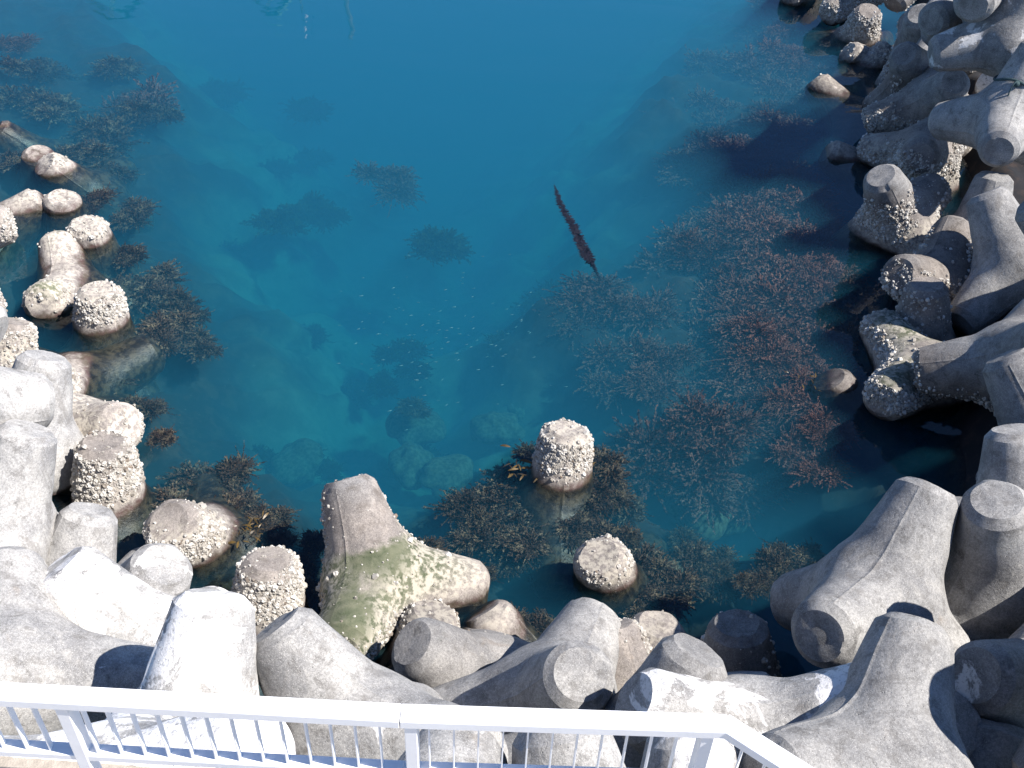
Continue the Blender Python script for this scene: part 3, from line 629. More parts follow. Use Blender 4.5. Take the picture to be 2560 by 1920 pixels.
def mat_simple(name, col, rough=.6, col2=None, scale=8.0, spec=.4, bump=0.0, metal=0.0, sub=0.0):
    k = NT(name); tc = k.n("TexCoord"); b = k.n("BsdfPrincipled")
    n = k.noise(tc.outputs["Object"], scale, 5, .6)
    if col2: k.l(k.mix(k.ramp(n, .38, .62), c4(*col), c4(*col2)), b.inputs["Base Color"])
    else: k.l(k.mix(k.ramp(n, .3, .7, .0, .25), c4(*col), c4(*[c * .82 for c in col])), b.inputs["Base Color"])
    b.inputs["Roughness"].default_value = rough; b.inputs["Specular IOR Level"].default_value = spec; b.inputs["Metallic"].default_value = metal
    if bump:
        bp = k.n("Bump"); bp.inputs["Strength"].default_value = bump; bp.inputs["Distance"].default_value = .01
        k.l(k.noise(tc.outputs["Object"], scale * 6, 4, .6), bp.inputs["Height"]); k.l(bp.outputs[0], b.inputs["Normal"])
    k.l(b.outputs[0], k.out.inputs[0]); return k.m

def mat_barnacle():
    k = NT("barnacle_shell"); geo = k.n("NewGeometry"); b = k.n("BsdfPrincipled")
    rnd = geo.outputs["Random Per Island"]
    c = k.mix(k.ramp(rnd, .0, 1.0, smooth=False), c4(.24, .22, .19), c4(.52, .495, .455))
    c = k.mix(k.math('MULTIPLY', k.ramp(rnd, .08, .0), .9), c, c4(.16, .12, .09))
    k.l(c, b.inputs["Base Color"]); b.inputs["Roughness"].default_value = .75
    k.l(b.outputs[0], k.out.inputs[0]); return k.m

def mat_seaweed(name, a, b_, c):
    k = NT(name); geo = k.n("NewGeometry"); oi = k.n("ObjectInfo"); b = k.n("BsdfPrincipled")
    col = k.mix(k.ramp(geo.outputs["Random Per Island"], 0, 1, smooth=False), c4(*a), c4(*b_))
    tc = k.n("TexCoord")
    col = k.mix(k.math('MULTIPLY', k.ramp(k.noise(tc.outputs["Object"], 3.5, 3, .6), .5, .68), .7), col, c4(*c))
    hv = k.n("HueSaturation"); k.l(col, hv.inputs["Color"]); k.l(k.math('ADD', .75, k.math('MULTIPLY', oi.outputs["Random"], .5)), hv.inputs["Value"])
    k.l(hv.outputs[0], b.inputs["Base Color"]); b.inputs["Roughness"].default_value = .8; b.inputs["Specular IOR Level"].default_value = .08
    k.l(b.outputs[0], k.out.inputs[0]); return k.m

def mat_water():
    k = NT("sea_water"); geo = k.n("NewGeometry")
    mp = k.n("Mapping"); k.l(geo.outputs["Position"], mp.inputs[0]); mp.inputs[3].default_value = (.35, 1.0, 1.0); mp.inputs[2].default_value = (0, 0, math.radians(-12))
    h = k.math('ADD', k.noise(mp.outputs[0], 1.1, 3, .5, .5), k.math('ADD', k.math('MULTIPLY', k.noise(geo.outputs["Position"], 3.2, 2, .5), .22), k.math('MULTIPLY', k.noise(mp.outputs[0], .3, 3, .5, .6), 4.5)))
    bp = k.n("Bump"); bp.inputs["Strength"].default_value = 1.0; bp.inputs["Distance"].default_value = .0065; k.l(h, bp.inputs["Height"])
    fr = k.n("Fresnel"); k.l(k.ramp(geo.outputs["Backfacing"], 0, 1, 1.34, 1 / 1.34, smooth=False), fr.inputs["IOR"]); k.l(bp.outputs[0], fr.inputs["Normal"])
    gl = k.n("BsdfGlossy"); gl.inputs["Roughness"].default_value = .0; k.l(bp.outputs[0], gl.inputs["Normal"])
    tr = k.n("BsdfTransparent"); mx = k.n("MixShader")
    k.l(fr.outputs[0], mx.inputs[0]); k.l(tr.outputs[0], mx.inputs[1]); k.l(gl.outputs[0], mx.inputs[2])
    k.l(mx.outputs[0], k.out.inputs[0])
    vs = k.n("VolumeScatter"); va = k.n("VolumeAbsorption"); ad = k.n("AddShader")
    SC = (.012, .078, .124); AB = (.60, .21, .165)
    ms = max(SC); vs.inputs["Color"].default_value = c4(*[c / ms for c in SC]); vs.inputs["Density"].default_value = ms; vs.inputs["Anisotropy"].default_value = .0
    ma = max(AB) / .98; va.inputs["Color"].default_value = c4(*[1 - c / ma for c in AB]); va.inputs["Density"].default_value = ma
    k.l(vs.outputs[0], ad.inputs[0]); k.l(va.outputs[0], ad.inputs[1]); k.l(ad.outputs[0], k.out.inputs[1])
    return k.m

def mat_seabed():
    k = NT("silty_seabed"); geo = k.n("NewGeometry"); b = k.n("BsdfPrincipled"); p = geo.outputs["Position"]
    a = k.noise(p, .55, 6, .62, .4); f = k.noise(p, 3.0, 6, .7, .3)
    col = k.mix(k.ramp(f, .35, .65), c4(.12, .13, .09), c4(.19, .19, .14))
    col = k.mix(k.math('MULTIPLY', k.ramp(a, .50, .62), k.ramp(f, .34, .55)), col, c4(.035, .038, .022))
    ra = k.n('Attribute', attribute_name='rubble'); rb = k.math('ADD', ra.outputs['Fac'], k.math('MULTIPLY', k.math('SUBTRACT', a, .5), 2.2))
    col = k.mix(k.ramp(rb, -3.2, -.7), col, k.mix(k.ramp(f, .45, .66), c4(.004, .004, .006), c4(.026, .016, .013)))  # near-black weedy rubble; shade of the banks and their gaps put in too
    g = k.noise(p, 9, 4, .7)
    col = k.mix(k.math('MULTIPLY', k.ramp(g, .64, .74), .2), col, c4(.34, .34, .28))
    k.l(col, b.inputs["Base Color"]); b.inputs["Roughness"].default_value = .95
    k.l(b.outputs[0], k.out.inputs[0]); return k.m

CONC = mat_concrete(); BARN = mat_barnacle(); WATER = mat_water(); SEABED = mat_seabed()
WEED = mat_seaweed("brown_seaweed", (.10, .044, .038), (.15, .068, .055), (.175, .086, .068))
WEED_DK = mat_seaweed("dark_seaweed", (.018, .013, .012), (.075, .048, .034), (.19, .14, .09))
STRAND = mat_seaweed("purple_drift_weed", (.010, .009, .013), (.020, .016, .024), (.032, .026, .032))
WEED_DIM = mat_seaweed("deep_seaweed", (.016, .018, .012), (.05, .045, .022), (.06, .055, .03))
PAINT = mat_simple("white_rail_paint", (.80, .80, .81), .35, spec=.5, bump=.05)
DECK = mat_simple("deck_concrete", (.42, .37, .31), .9, (.33, .29, .24), 14, bump=.6)
ROCK = mat_simple("submerged_stone", (.085, .085, .06), .9, (.03, .03, .02), 7, bump=.8)
ROPE = mat_simple("dark_rope", (.03, .06, .065), .8)
FISH = mat_simple("silver_fish_skin", (.20, .23, .23), .4, spec=.4)
BWHITE = mat_simple("boat_white_paint", (.78, .78, .76), .4)
BBLUE = mat_simple("boat_blue_cloth", (.02, .07, .22), .7)
BGREEN = mat_simple("boat_green_paint", (.03, .16, .16), .6)
BMETAL = mat_simple("mast_metal", (.18, .16, .12), .5)
BLEAF = mat_simple("yellow_weed_blade", (.10, .062, .014), .4, (.04, .028, .012), 6)

# ---------------------------------------------------------------- setting: water, seabed
def bed_z(x, y):
    d = np.minimum(np.abs(x + 6.5 - .05 * y), np.abs(8.0 - x)) # toward the banks
    edge = np.clip((y - 6.0) / 14.0, 0, 1)
    base = -2.1 - 1.9 * edge - np.clip(y - 20, 0, 40) * .10 - .35 * np.clip(d, 0, 5) / 5
    wd = weedy_d(x, y)
    mound = -.95 + .66 * np.minimum(wd, 0) + .7 * bumpy(x + 3, y)
    return np.maximum(np.maximum(base, mound), np.clip(-1.5 + 1.5 * core_d(x, y), -9, .6))

def weedy_d(x, y):
    """how far inside the weed-covered rubble toe of the banks a point lies"""
    r = x - np.interp(y, [7, 9, 11.2, 11.5, 12, 13, 14.1, 15.7, 16.9, 18.7, 21.6, 24, 27.3, 31.9, 45], [4.6, 5.0, 5.4, 3.0, 1.9, 2.1, 1.7, .9, 2.3, 3.6, 4.0, 3.4, 5.0, 7.0, 12])
    l = np.interp(y, [8, 9.8, 11.1, 11.6, 13, 14.5, 16.8, 18.3, 21.1, 24.9, 29.4, 45], [-2.0, -2.8, -3.9, -5.4, -6.1, -5.5, -7.0, -8.1, -8.6, -9.3, -13, -22]) - x
    f = np.interp(x, [-3, -1.2, -.6, 0, .6, 1.2, 1.8, 2.4, 3, 4, 5], [10.0, 9.4, 9.6, 10.8, 11.2, 10.8, 10.2, 9.7, 9.0, 8.6, 8.2]) - y
    return np.maximum(np.maximum(r, l), f) + 2.2 * bumpy(.55 * x + 1, .55 * y) + 1.2 * bumpy(1.4 * x, 1.4 * y)

def core_d(x, y):
    """how far inside the rubble core of a bank or of the wall foot a point lies"""
    return np.maximum(np.maximum(x - np.interp(y, [5, 8, 10, 14, 20, 30], [3.3, 4.5, 5.2, 6.6, 8.4, 10.0]), np.interp(x, [-4, 0, 1.5, 3, 5], [6.0, 5.6, 6.3, 7.0, 7.4]) - y), np.interp(y, [4, 8, 12, 18, 24, 34], [-4.2, -6.2, -8.0, -9.9, -12.2, -20]) - x)

def bumpy(x, y):
    return (.14 * np.sin(1.7 * x + 1.1 * y) * np.sin(.9 * x - 1.9 * y + 1) + .09 * np.sin(3.7 * x + 2) * np.sin(3.1 * y + .5 * x)
            + .05 * np.sin(7.3 * x - 2 * y) * np.sin(6.1 * y + x))

gx = np.concatenate([np.linspace(-60, -15, 46)[:-1], np.linspace(-15, 15, 151), np.linspace(15, 60, 46)[1:]]); gy = np.concatenate([np.linspace(-12, 2, 8)[:-1], np.linspace(2, 36, 171), np.linspace(37, 110, 30)])
X, Y = np.meshgrid(gx, gy); Z = bed_z(X, Y) + bumpy(X, Y)
idx = np.arange(X.size).reshape(X.shape)
quads = np.stack([idx[:-1, :-1], idx[:-1, 1:], idx[1:, 1:], idx[1:, :-1]], -1).reshape(-1, 4)
bme = mesh_np("seabed", np.stack([X, Y, Z], -1).reshape(-1, 3), quads)
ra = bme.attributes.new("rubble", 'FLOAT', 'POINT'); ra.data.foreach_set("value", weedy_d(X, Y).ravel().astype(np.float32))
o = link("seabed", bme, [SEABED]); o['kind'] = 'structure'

bm = bmesh.new()
bmesh.ops.create_cube(bm, size=1.0, matrix=Matrix.Translation((0, 49, -8.0)) @ Matrix.Diagonal((118, 119, 16, 1)))
me = bpy.data.meshes.new("water"); bm.to_mesh(me); bm.free()
o = link("water", me, [WATER]); o['kind'] = 'structure'

# ---------------------------------------------------------------- tetrapods
TH = 2.1
TL, TT, TS = .644 * TH, .151 * TH, .196
AX = np.array([[0, 0, 1.0]] + [[math.sqrt(8 / 9) * math.cos(a), math.sqrt(8 / 9) * math.sin(a), -1 / 3] for a in (0, 2 * math.pi / 3, 4 * math.pi / 3)])

def tetra_mesh(name, seed):
    rng = np.random.default_rng(seed)
    r_root = TT + TS * TL; kb = .085 * TH; flat = .118 * TH
    def smin_g(dirs, R):
        P = dirs * R[:, None]; g = None
        for a in AX:
            zc = P @ a; q = np.sqrt(np.maximum((P * P).sum(1) - zc * zc, 0))
            gi = np.where(zc > -.05, q - (r_root - TS * np.maximum(zc, 0)), np.linalg.norm(P, axis=1) - r_root)
            if g is None: g = gi
            else:
                hh = np.clip(.5 + .5 * (gi - g) / kb, 0, 1); g = gi * (1 - hh) + g * hh - kb * hh * (1 - hh)
        return g
    dl = np.radians(np.array([-60, -52, -44, -36, -28, -20, -13, -7, -4.2, -2.6, -1.4, 0, 1.4, 2.6, 4.2, 7, 13, 20, 28, 36, 44, 52]))
    verts, faces = [], []
    ph = rng.uniform(0, 6.28, 24); kv = rng.normal(size=(24, 3)) * np.repeat([2.0, 5.0, 10.0], 8)[:, None]; am = np.repeat([.006, .0035, .002], 8)
    base = 0
    for li, a in enumerate(AX):
        oth = [b for j, b in enumerate(AX) if j != li]
        e1 = oth[0] - a * (oth[0] @ a); e1 /= np.linalg.norm(e1); e2 = np.cross(a, e1)
        th = np.concatenate([dl + k * 2 * math.pi / 3 for k in range(3)]); D = np.tile(dl, 3); n = len(th)
        ab = np.arctan(math.sqrt(2) / np.cos(D)); a_fl = math.atan(flat / TL); a_ch = math.atan((TT + .004) / (TL - .033 * TH))
        rows = []
        for s in (.35, .7, .93): rows.append(np.full(n, math.atan(math.tan(a_fl) * s)))
        rows.append(np.full(n, a_fl)); rows.append(np.full(n, .5 * (a_fl + a_ch))); rows.append(np.full(n, a_ch))
        for u in np.linspace(0, 1, 19)[1:]:
            cot = (1 - u) / math.tan(a_ch) + u / np.tan(ab); rows.append(np.arctan(1 / cot))
        ring0 = base + 1
        apex = a * TL * (1 + rng.normal() * .002); V = [apex]
        for alpha in rows:
            d = a[None] * np.cos(alpha)[:, None] + (e1[None] * np.cos(th)[:, None] + e2[None] * np.sin(th)[:, None]) * np.sin(alpha)[:, None]
            lo, hi = np.full(n, .1), np.full(n, TL * 1.4)
            for _ in range(34):
                md = .5 * (lo + hi); neg = smin_g(d, md) < 0; lo = np.where(neg, md, lo); hi = np.where(neg, hi, md)
            R = lo; side = (TL / np.cos(alpha) > R) & ((flat + TL) / (np.sin(alpha) + np.cos(alpha)) > R)
            R = np.minimum(R, np.minimum(TL / np.cos(alpha), (flat + TL) / (np.sin(alpha) + np.cos(alpha))))
            P = d * R[:, None]
            w = (am * np.sin(P @ kv.T + ph)).sum(1)
            ridge = np.where(side, .0125 * np.exp(-(D / .034) ** 2) * (1 if li in (0, 1) else .5), 0)
            if len(V) > 1 + 2 * n and len(V) < 1 + 7 * n: w = w - .012 * np.maximum(0, (np.sin(P @ (kv[16:20].T * 1.6) + ph[16:20])).sum(1) - 1.2)
            V.extend(P * (1 + (w + ridge) / np.maximum(R, .3))[:, None])
        nr = len(rows)
        idt = lambda i, j: ring0 + i * n + (j % n)
        for j in range(n): faces.append((base, idt(0, j), idt(0, j + 1), idt(0, j + 1)))
        for i in range(nr - 1):
            for j in range(n): faces.append((idt(i, j), idt(i + 1, j), idt(i + 1, j + 1), idt(i, j + 1)))
        verts.extend(V); base = len(verts)
    bm = bmesh.new(); bv = [bm.verts.new(p) for p in verts]
    for f in faces:
        q = (f[0], f[1], f[2]) if f[2] == f[3] else f
        try: bm.faces.new([bv[i] for i in q])
        except ValueError: pass
    bmesh.ops.remove_doubles(bm, verts=bm.verts, dist=.004)
    bmesh.ops.recalc_face_normals(bm, faces=bm.faces)
    for f in bm.faces: f.smooth = True
    for e in bm.edges:
        if len(e.link_faces) == 2 and e.calc_face_angle(0) > math.radians(24): e.smooth = False
    me = bpy.data.meshes.new(name); bm.to_mesh(me); bm.free(); me.materials.append(CONC)
    return me

TETRA = [tetra_mesh("tetrapod", s) for s in (3, 11, 29, 47)]

def mesh_arrays(me):
    me.calc_loop_triangles()
    v = np.empty(len(me.vertices) * 3, np.float32); me.vertices.foreach_get("co", v)
    t = np.empty(len(me.loop_triangles) * 3, np.int32); me.loop_triangles.foreach_get("vertices", t)
    return v.reshape(-1, 3).astype(float), t.reshape(-1, 3)
TARR = [mesh_arrays(m) for m in TETRA]

def rotv(v):
    v = np.asarray(v, float); a = np.linalg.norm(v)
    return np.array(Matrix.Rotation(a, 3, Vector(v / a)) if a > 1e-9 else Matrix.Identity(3))

def vnoise(P, rng, freq, n=10):
    k = rng.normal(size=(n, 3)) * freq; ph = rng.uniform(0, 6.28, n)
    return np.sin(P @ k.T + ph).sum(1) / math.sqrt(n)

def barnacle_mesh(ti, R, c, amount, seed, dist, bare=.72):
    """small volcano-shaped shells over the tidal band of one tetrapod, in its local space"""
    rng = np.random.default_rng(seed); v, t = TARR[ti]
    A, B, Cc = v[t[:, 0]], v[t[:, 1]], v[t[:, 2]]
    nn = np.cross(B - A, Cc - A); ar = np.linalg.norm(nn, axis=1) * .5
    cz = ((A + B + Cc) / 3) @ R.T + c
    ok = (cz[:, 2] > .08) & (cz[:, 2] < 1.5) & (ar > 1e-9)
    if not ok.any(): return None
    idx = np.nonzero(ok)[0]; w = ar[idx]; tot = w.sum()
    dens = 2300 if dist < 15 else 1500
    N = int(tot * dens * min(amount, 1.6) * 1.6); N = min(N, 15000)
    pick = rng.choice(idx, N, p=w / tot)
    u = rng.random((N, 2)); m = u.sum(1) > 1; u[m] = 1 - u[m]
    P = A[pick] + (B - A)[pick] * u[:, :1] + (Cc - A)[pick] * u[:, 1:]
    n = nn[pick] / (2 * ar[pick])[:, None]; Pw = P @ R.T + c; nw = n @ R.T
    z = Pw[:, 2]
    patch = vnoise(Pw, rng, 1.9) * .5 + vnoise(Pw, rng, 6) * .35
    top = .95 + .25 * patch + .10 * min(amount, 1.5)
    band = np.clip((z - .10 - .06 * patch) / .18, 0, 1) * np.clip((top - z) / .22, 0, 1)
    upm = np.clip((bare + .12 * patch - nw[:, 2]) / .22, 0.03, 1)
    prob = band * upm * np.clip(.34 + .50 * patch + .38 * (amount - .6), 0, 1)
    keep = rng.random(N) < prob
    P, n = P[keep], n[keep]; N = len(P)
    if N < 4: return None
    rad = rng.lognormal(math.log(.0095), .62, N) * (1.0 if dist < 15 else 1.25)
    rad = np.clip(rad, .005, .045); hgt = rad * rng.uniform(.5, 1.2, N)
    n = n + rng.normal(size=n.shape) * .22; n /= np.linalg.norm(n, axis=1)[:, None]
    ref = np.where(np.abs(n[:, 2:3]) < .8, [[0, 0, 1.0]], [[1.0, 0, 0]])
    e1 = np.cross(n, ref); e1 /= np.linalg.norm(e1, axis=1)[:, None]; e2 = np.cross(n, e1)
    a = np.arange(6) * math.pi / 3 + rng.uniform(0, 1, (N, 1)); jit = rng.uniform(.8, 1.2, (N, 6))
    ring = e1[:, None] * np.cos(a)[..., None] + e2[:, None] * np.sin(a)[..., None]
    lo = P[:, None] + ring * (rad[:, None] * jit)[..., None] - n[:, None] * .004
    hi = P[:, None] + ring * (rad[:, None] * jit * .55)[..., None] + n[:, None] * hgt[:, None, None]
    ce = P + n * (hgt * .72)[:, None]
    V = np.concatenate([lo, hi, ce[:, None]], 1).reshape(-1, 3)
    b = (np.arange(N) * 13)[:, None]; j = np.arange(6); j2 = (j + 1) % 6
    tri = np.concatenate([np.stack([b + j, b + j2, b + 6 + j2], -1), np.stack([b + j, b + 6 + j2, b + 6 + j], -1),
                          np.stack([b + 6 + j, b + 6 + j2, b + 12 + 0 * j], -1)], 1).reshape(-1, 3)
    return mesh_np("barnacle_crust", V, tri, smooth=False)

GROUPS = {'L': "tetrapods heaped along the left bank", 'M': "tetrapods heaped at the foot of the railing", 'R': "tetrapods heaped along the right bank"}
tets = {}
for i, (key, pose) in enumerate(POSES.items()):
    label, tone, barn, algae, bleach = LABELS[key]
    ti = i % 4
    o = bpy.data.objects.new("tetrapod", TETRA[ti]); COL.objects.link(o)
    R = rotv(pose[3:]); c = np.array(pose[:3])
    mw = Matrix([list(R[0]) + [c[0]], list(R[1]) + [c[1]], list(R[2]) + [c[2]], [0, 0, 0, 1]]); o.matrix_world = mw
    tag(o, label, "tetrapod", GROUPS[key[0]])
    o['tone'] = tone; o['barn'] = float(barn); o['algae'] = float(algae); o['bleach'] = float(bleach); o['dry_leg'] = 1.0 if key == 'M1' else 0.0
    tets[key] = (o, R, c)
    if barn > .05:
        dist = math.sqrt(c[0] ** 2 + c[1] ** 2 + (CH - c[2]) ** 2)
        bme = barnacle_mesh(ti, R, c, barn, 100 + i, dist, {'M1': .42, 'L14': .45, 'L18': .55, 'R10': .6}.get(key, .72))
        if bme:
            b = link("barnacle_crust", bme, [BARN], parent=o); b['kind'] = 'stuff'

# ---------------------------------------------------------------- railing
def box_between(bm, p, q, w, h, upd=(0, 0, 1), bev=.004):
    p, q = Vector(p), Vector(q); d = (q - p); L = d.length; d.normalize()
    s = Vector(upd).cross(d).normalized(); u = d.cross(s)
    m = Matrix((( s[0] * w, u[0] * h, d[0] * L, (p[0] + q[0]) / 2), (s[1] * w, u[1] * h, d[1] * L, (p[1] + q[1]) / 2), (s[2] * w, u[2] * h, d[2] * L, (p[2] + q[2]) / 2), (0, 0, 0, 1)))
    r = bmesh.ops.create_cube(bm, size=1.0, matrix=m)
    if bev:
        es = list({e for v in r['verts'] for e in v.link_edges})
        bmesh.ops.bevel(bm, geom=es, offset=bev, segments=2, profile=.5, affect='EDGES')

def part(name, build, mat, parent):
    bm = bmesh.new(); build(bm); bmesh.ops.recalc_face_normals(bm, faces=bm.faces)
    me = bpy.data.meshes.new(name); bm.to_mesh(me); bm.free()
    for p in me.polygons: p.use_smooth = False
    return link(name, me, [mat], parent)

RZ = 5.515; MZ = 5.03
A0_, A1_, A2_, A3_ = (-4.6, 2.915), (-.47, 2.865), (1.125, 2.885), (2.55, 1.83)
rail = bpy.data.objects.new("railing", None); COL.objects.link(rail); rail.location = (0, 0, 0)
tag(rail, "white painted metal railing with flat balusters running along the bottom of the photo", "railing")
def v3(a, z): return (a[0], a[1], z)
def topr(bm):
    for p, q in ((A0_, (A1_[0] - .003, A1_[1])), (A1_, A2_)): box_between(bm, v3(p, RZ), v3(q, RZ), .104, .056)
    box_between(bm, (A2_[0] - .02, A2_[1] + .012, RZ - .0015), v3(A3_, RZ - .0015), .104, .056)
part("top_rail", topr, PAINT, rail)
def lowr(bm):
    for p, q in ((A0_, A1_), (A1_, A2_)): box_between(bm, v3(p, MZ), v3(q, MZ), .075, .045)
    box_between(bm, (A2_[0] - .02, A2_[1] + .012, MZ - .0015), v3(A3_, MZ - .0015), .075, .045)
part("lower_rail", lowr, PAINT, rail)
def along(x): 
    t = (x - A0_[0]) / (A1_[0] - A0_[0])
    return (x, A0_[1] + t * (A1_[1] - A0_[1])) if x < A1_[0] else (x, A1_[1] + (x - A1_[0]) / (A2_[0] - A1_[0]) * (A2_[1] - A1_[1]))
posts = [-3.92, -2.13, -.42, 1.03]
for px in posts:
    p = along(px)
    part("post", lambda bm: box_between(bm, v3(p, 4.44), v3(p, RZ - .026), .062, .085, upd=(0, 1, 0)), PAINT, rail)
xs = [x for x in np.arange(-4.5, 1.0, .1225) if min(abs(x - p) for p in posts) > .07]
for x in xs:
    p = along(x)
    part("baluster", lambda bm: box_between(bm, v3(p, MZ + .0235), v3(p, RZ - .026), .036, .0075, upd=(1, 0, 0), bev=.001), PAINT, rail)
dv = np.array(A3_) - np.array(A2_); dl_ = np.linalg.norm(dv); dv /= dl_
for s in np.arange(.10, dl_, .1225):
    p = np.array(A2_) + dv * s
    if .95 < s < 1.07:
        part("post", lambda bm: box_between(bm, v3(p, 4.44), v3(p, RZ - .028), .062, .085, upd=(-dv[0], -dv[1], 0)), PAINT, rail)
    else:
        part("baluster", lambda bm: box_between(bm, v3(p, MZ + .023), v3(p, RZ - .028), .036, .0075, upd=(dv[0], dv[1], 0), bev=.001), PAINT, rail)

bm = bmesh.new()
out = [(-9, 3.36), (-2.2, 3.17), (1.6, 2.98), (4.6, .5), (4.6, -3), (-9, -3)]
top = [bm.verts.new((x, y, 4.44)) for x, y in out]; bot = [bm.verts.new((x, y, 3.95)) for x, y in out]
bm.faces.new(top); bm.faces.new(bot[::-1])
for i in range(len(out)): bm.faces.new((top[i], bot[i], bot[(i + 1) % len(out)], top[(i + 1) % len(out)]))
bmesh.ops.recalc_face_normals(bm, faces=bm.faces)
bmesh.ops.bevel(bm, geom=[e for e in bm.edges if all(v.co.z > 4.4 for v in e.verts)], offset=.02, segments=2, affect='EDGES')
me = bpy.data.meshes.new("deck"); bm.to_mesh(me); bm.free()
o = link("deck", me, [DECK]); o['kind'] = 'structure'

# ---------------------------------------------------------------- seaweed
def weed_mesh(name, seed, stems=800, leaves=44, flat=.6, frond=.055):
    rng = np.random.default_rng(seed); V = []; F = []
    lob = np.stack([rng.uniform(-.5, .5, 8), rng.uniform(-.45, .45, 8), rng.uniform(-.12, .15, 8)], 1); lr = rng.uniform(.34, .58, 8)
    for s in range(stems):
        az = rng.uniform(0, 6.283); el = math.asin(rng.uniform(.02, 1)); q_ = rng.integers(8); L = lr[q_] * rng.uniform(.6, 1.05) * (1 if rng.random() < .9 else 1.35)
        d = np.array([math.cos(az) * math.cos(el), math.sin(az) * math.cos(el), math.sin(el)]); o = lob[q_] + rng.normal(size=3) * .05
        sway = np.array([rng.normal(), rng.normal(), .0]) * .25; n = leaves
        t = np.linspace(.08, 1, n)[:, None]
        P = o + d * t * L + sway * t ** 2 * L * .6; P[:, 2] -= (t[:, 0] ** 2) * .25 * L * math.cos(el); P[:, 2] *= flat
        T = np.gradient(P, axis=0); T /= np.linalg.norm(T, axis=1)[:, None]
        side = np.cross(T, rng.normal(size=3)); side /= np.linalg.norm(side, axis=1)[:, None] + 1e-9
        wd = rng.normal(size=(n, 3)); wd /= np.linalg.norm(wd, axis=1)[:, None]
        ld = T * .9 + wd * .55; ld /= np.linalg.norm(ld, axis=1)[:, None]
        ll = frond * rng.uniform(.55, 1.6, n)[:, None]
        sd_ = np.cross(ld, rng.normal(size=(n, 3))); sd_ /= np.linalg.norm(sd_, axis=1)[:, None] + 1e-9
        b = len(V) * 0 + sum(len(x) for x in V)
        q = np.stack([P, P + ld * ll * .55 + sd_ * ll * .24, P + ld * ll, P + ld * ll * .5 - sd_ * ll * .24], 1).reshape(-1, 3)
        V.append(q); F.append(b + np.arange(n * 4).reshape(n, 4))
        # stem ribbon
        b2 = b + len(q); w = .006; r_ = np.stack([P - side * w, P + side * w], 1).reshape(-1, 3); V.append(r_)
        i = np.arange(n - 1) * 2; F.append(b2 + np.stack([i, i + 1, i + 3, i + 2], 1))
    return mesh_np(name, np.concatenate(V), np.concatenate(F), smooth=False)

WM = {}
for nm, mt, fr in (("b", WEED, .042), ("d", WEED_DK, .048), ("p", WEED_DIM, .06)):
    WM[nm] = []
    for s in range(3):
        m_ = weed_mesh("seaweed_clump", 500 + s + (0 if nm == "b" else 20), flat=.62 if nm != "d" else .5, frond=fr); m_.materials.append(mt); WM[nm].append(m_)
WG = {'right': "brown seaweed bed along the right bank", 'mid': "dark weed around the lone barnacled legs",
      'left': "weed clumps along the left bank", 'deep': "dim weed clumps deep in the open water"}
wr = random.Random(7)
for (px, py, rp, z, kind, grp, label) in WEEDS:
    if grp == 'left' and kind != 'p': z *= .4
    p = at(px, py, z); dep = (p - np.array([0, 0, CH])) @ fwd
    r = {'b': 1.7, 'd': 1.4, 'p': 1.3}[kind] * rp * dep / CF; z = z if kind != 'p' else z - .5
    o = bpy.data.objects.new("seaweed_clump", wr.choice(WM[kind])); COL.objects.link(o)
    hgt = .62 * r * wr.uniform(.8, 1.1)
    o.location = (p[0], p[1], min(z, -.02) - (hgt * .9 if kind != 'p' else hgt * .5)); o.rotation_euler = (wr.uniform(-.2, .2), wr.uniform(-.2, .2), wr.uniform(0, 6.28)); o.scale = (r, r * wr.uniform(.8, 1.1), hgt / .62)
    tag(o, label, "seaweed", WG[grp])

# yellow kelp blades in small tufts at the waterline of the lone legs
def tuft(px, py, n, size, label, z=.04):
    rng = np.random.default_rng(int(px)); V = []; F = []
    for k in range(n):
        az = rng.uniform(0, 6.28); L = size * rng.uniform(.3, .8); w = L * .09; m = 6
        t = np.linspace(0, 1, m); P = np.stack([np.cos(az) * t * L, np.sin(az) * t * L, .12 * L * np.sin(t * 2.6)], 1) + np.array([*rng.normal(size=2) * size * .75, 0])
        sd_ = np.array([-math.sin(az), math.cos(az), rng.normal() * .6]); ww = w * np.sin(.25 + t * 2.7)[:, None]
        b = sum(len(x) for x in V); V.append(np.stack([P - sd_ * ww, P + sd_ * ww], 1).reshape(-1, 3)); i = np.arange(m - 1) * 2
        F.append(b + np.stack([i, i + 1, i + 3, i + 2], 1))
    o = link("kelp_tuft", mesh_np("kelp_tuft", np.concatenate(V), np.concatenate(F)), [BLEAF]); p = at(px, py, z); o.location = p
    tag(o, label, "seaweed")
tuft(1290, 1180, 22, .22, "yellow kelp blades floating left of the lone barnacle-covered leg")
tuft(1490, 1140, 12, .16, "few yellow kelp blades tucked right of the lone barnacle-covered leg")
tuft(2025, 950, 12, .16, "yellowish kelp scraps floating left of the small rock-like tip")
tuft(625, 1325, 40, .16, "olive weed tuft at the tip of the leaning brown leg at lower left")

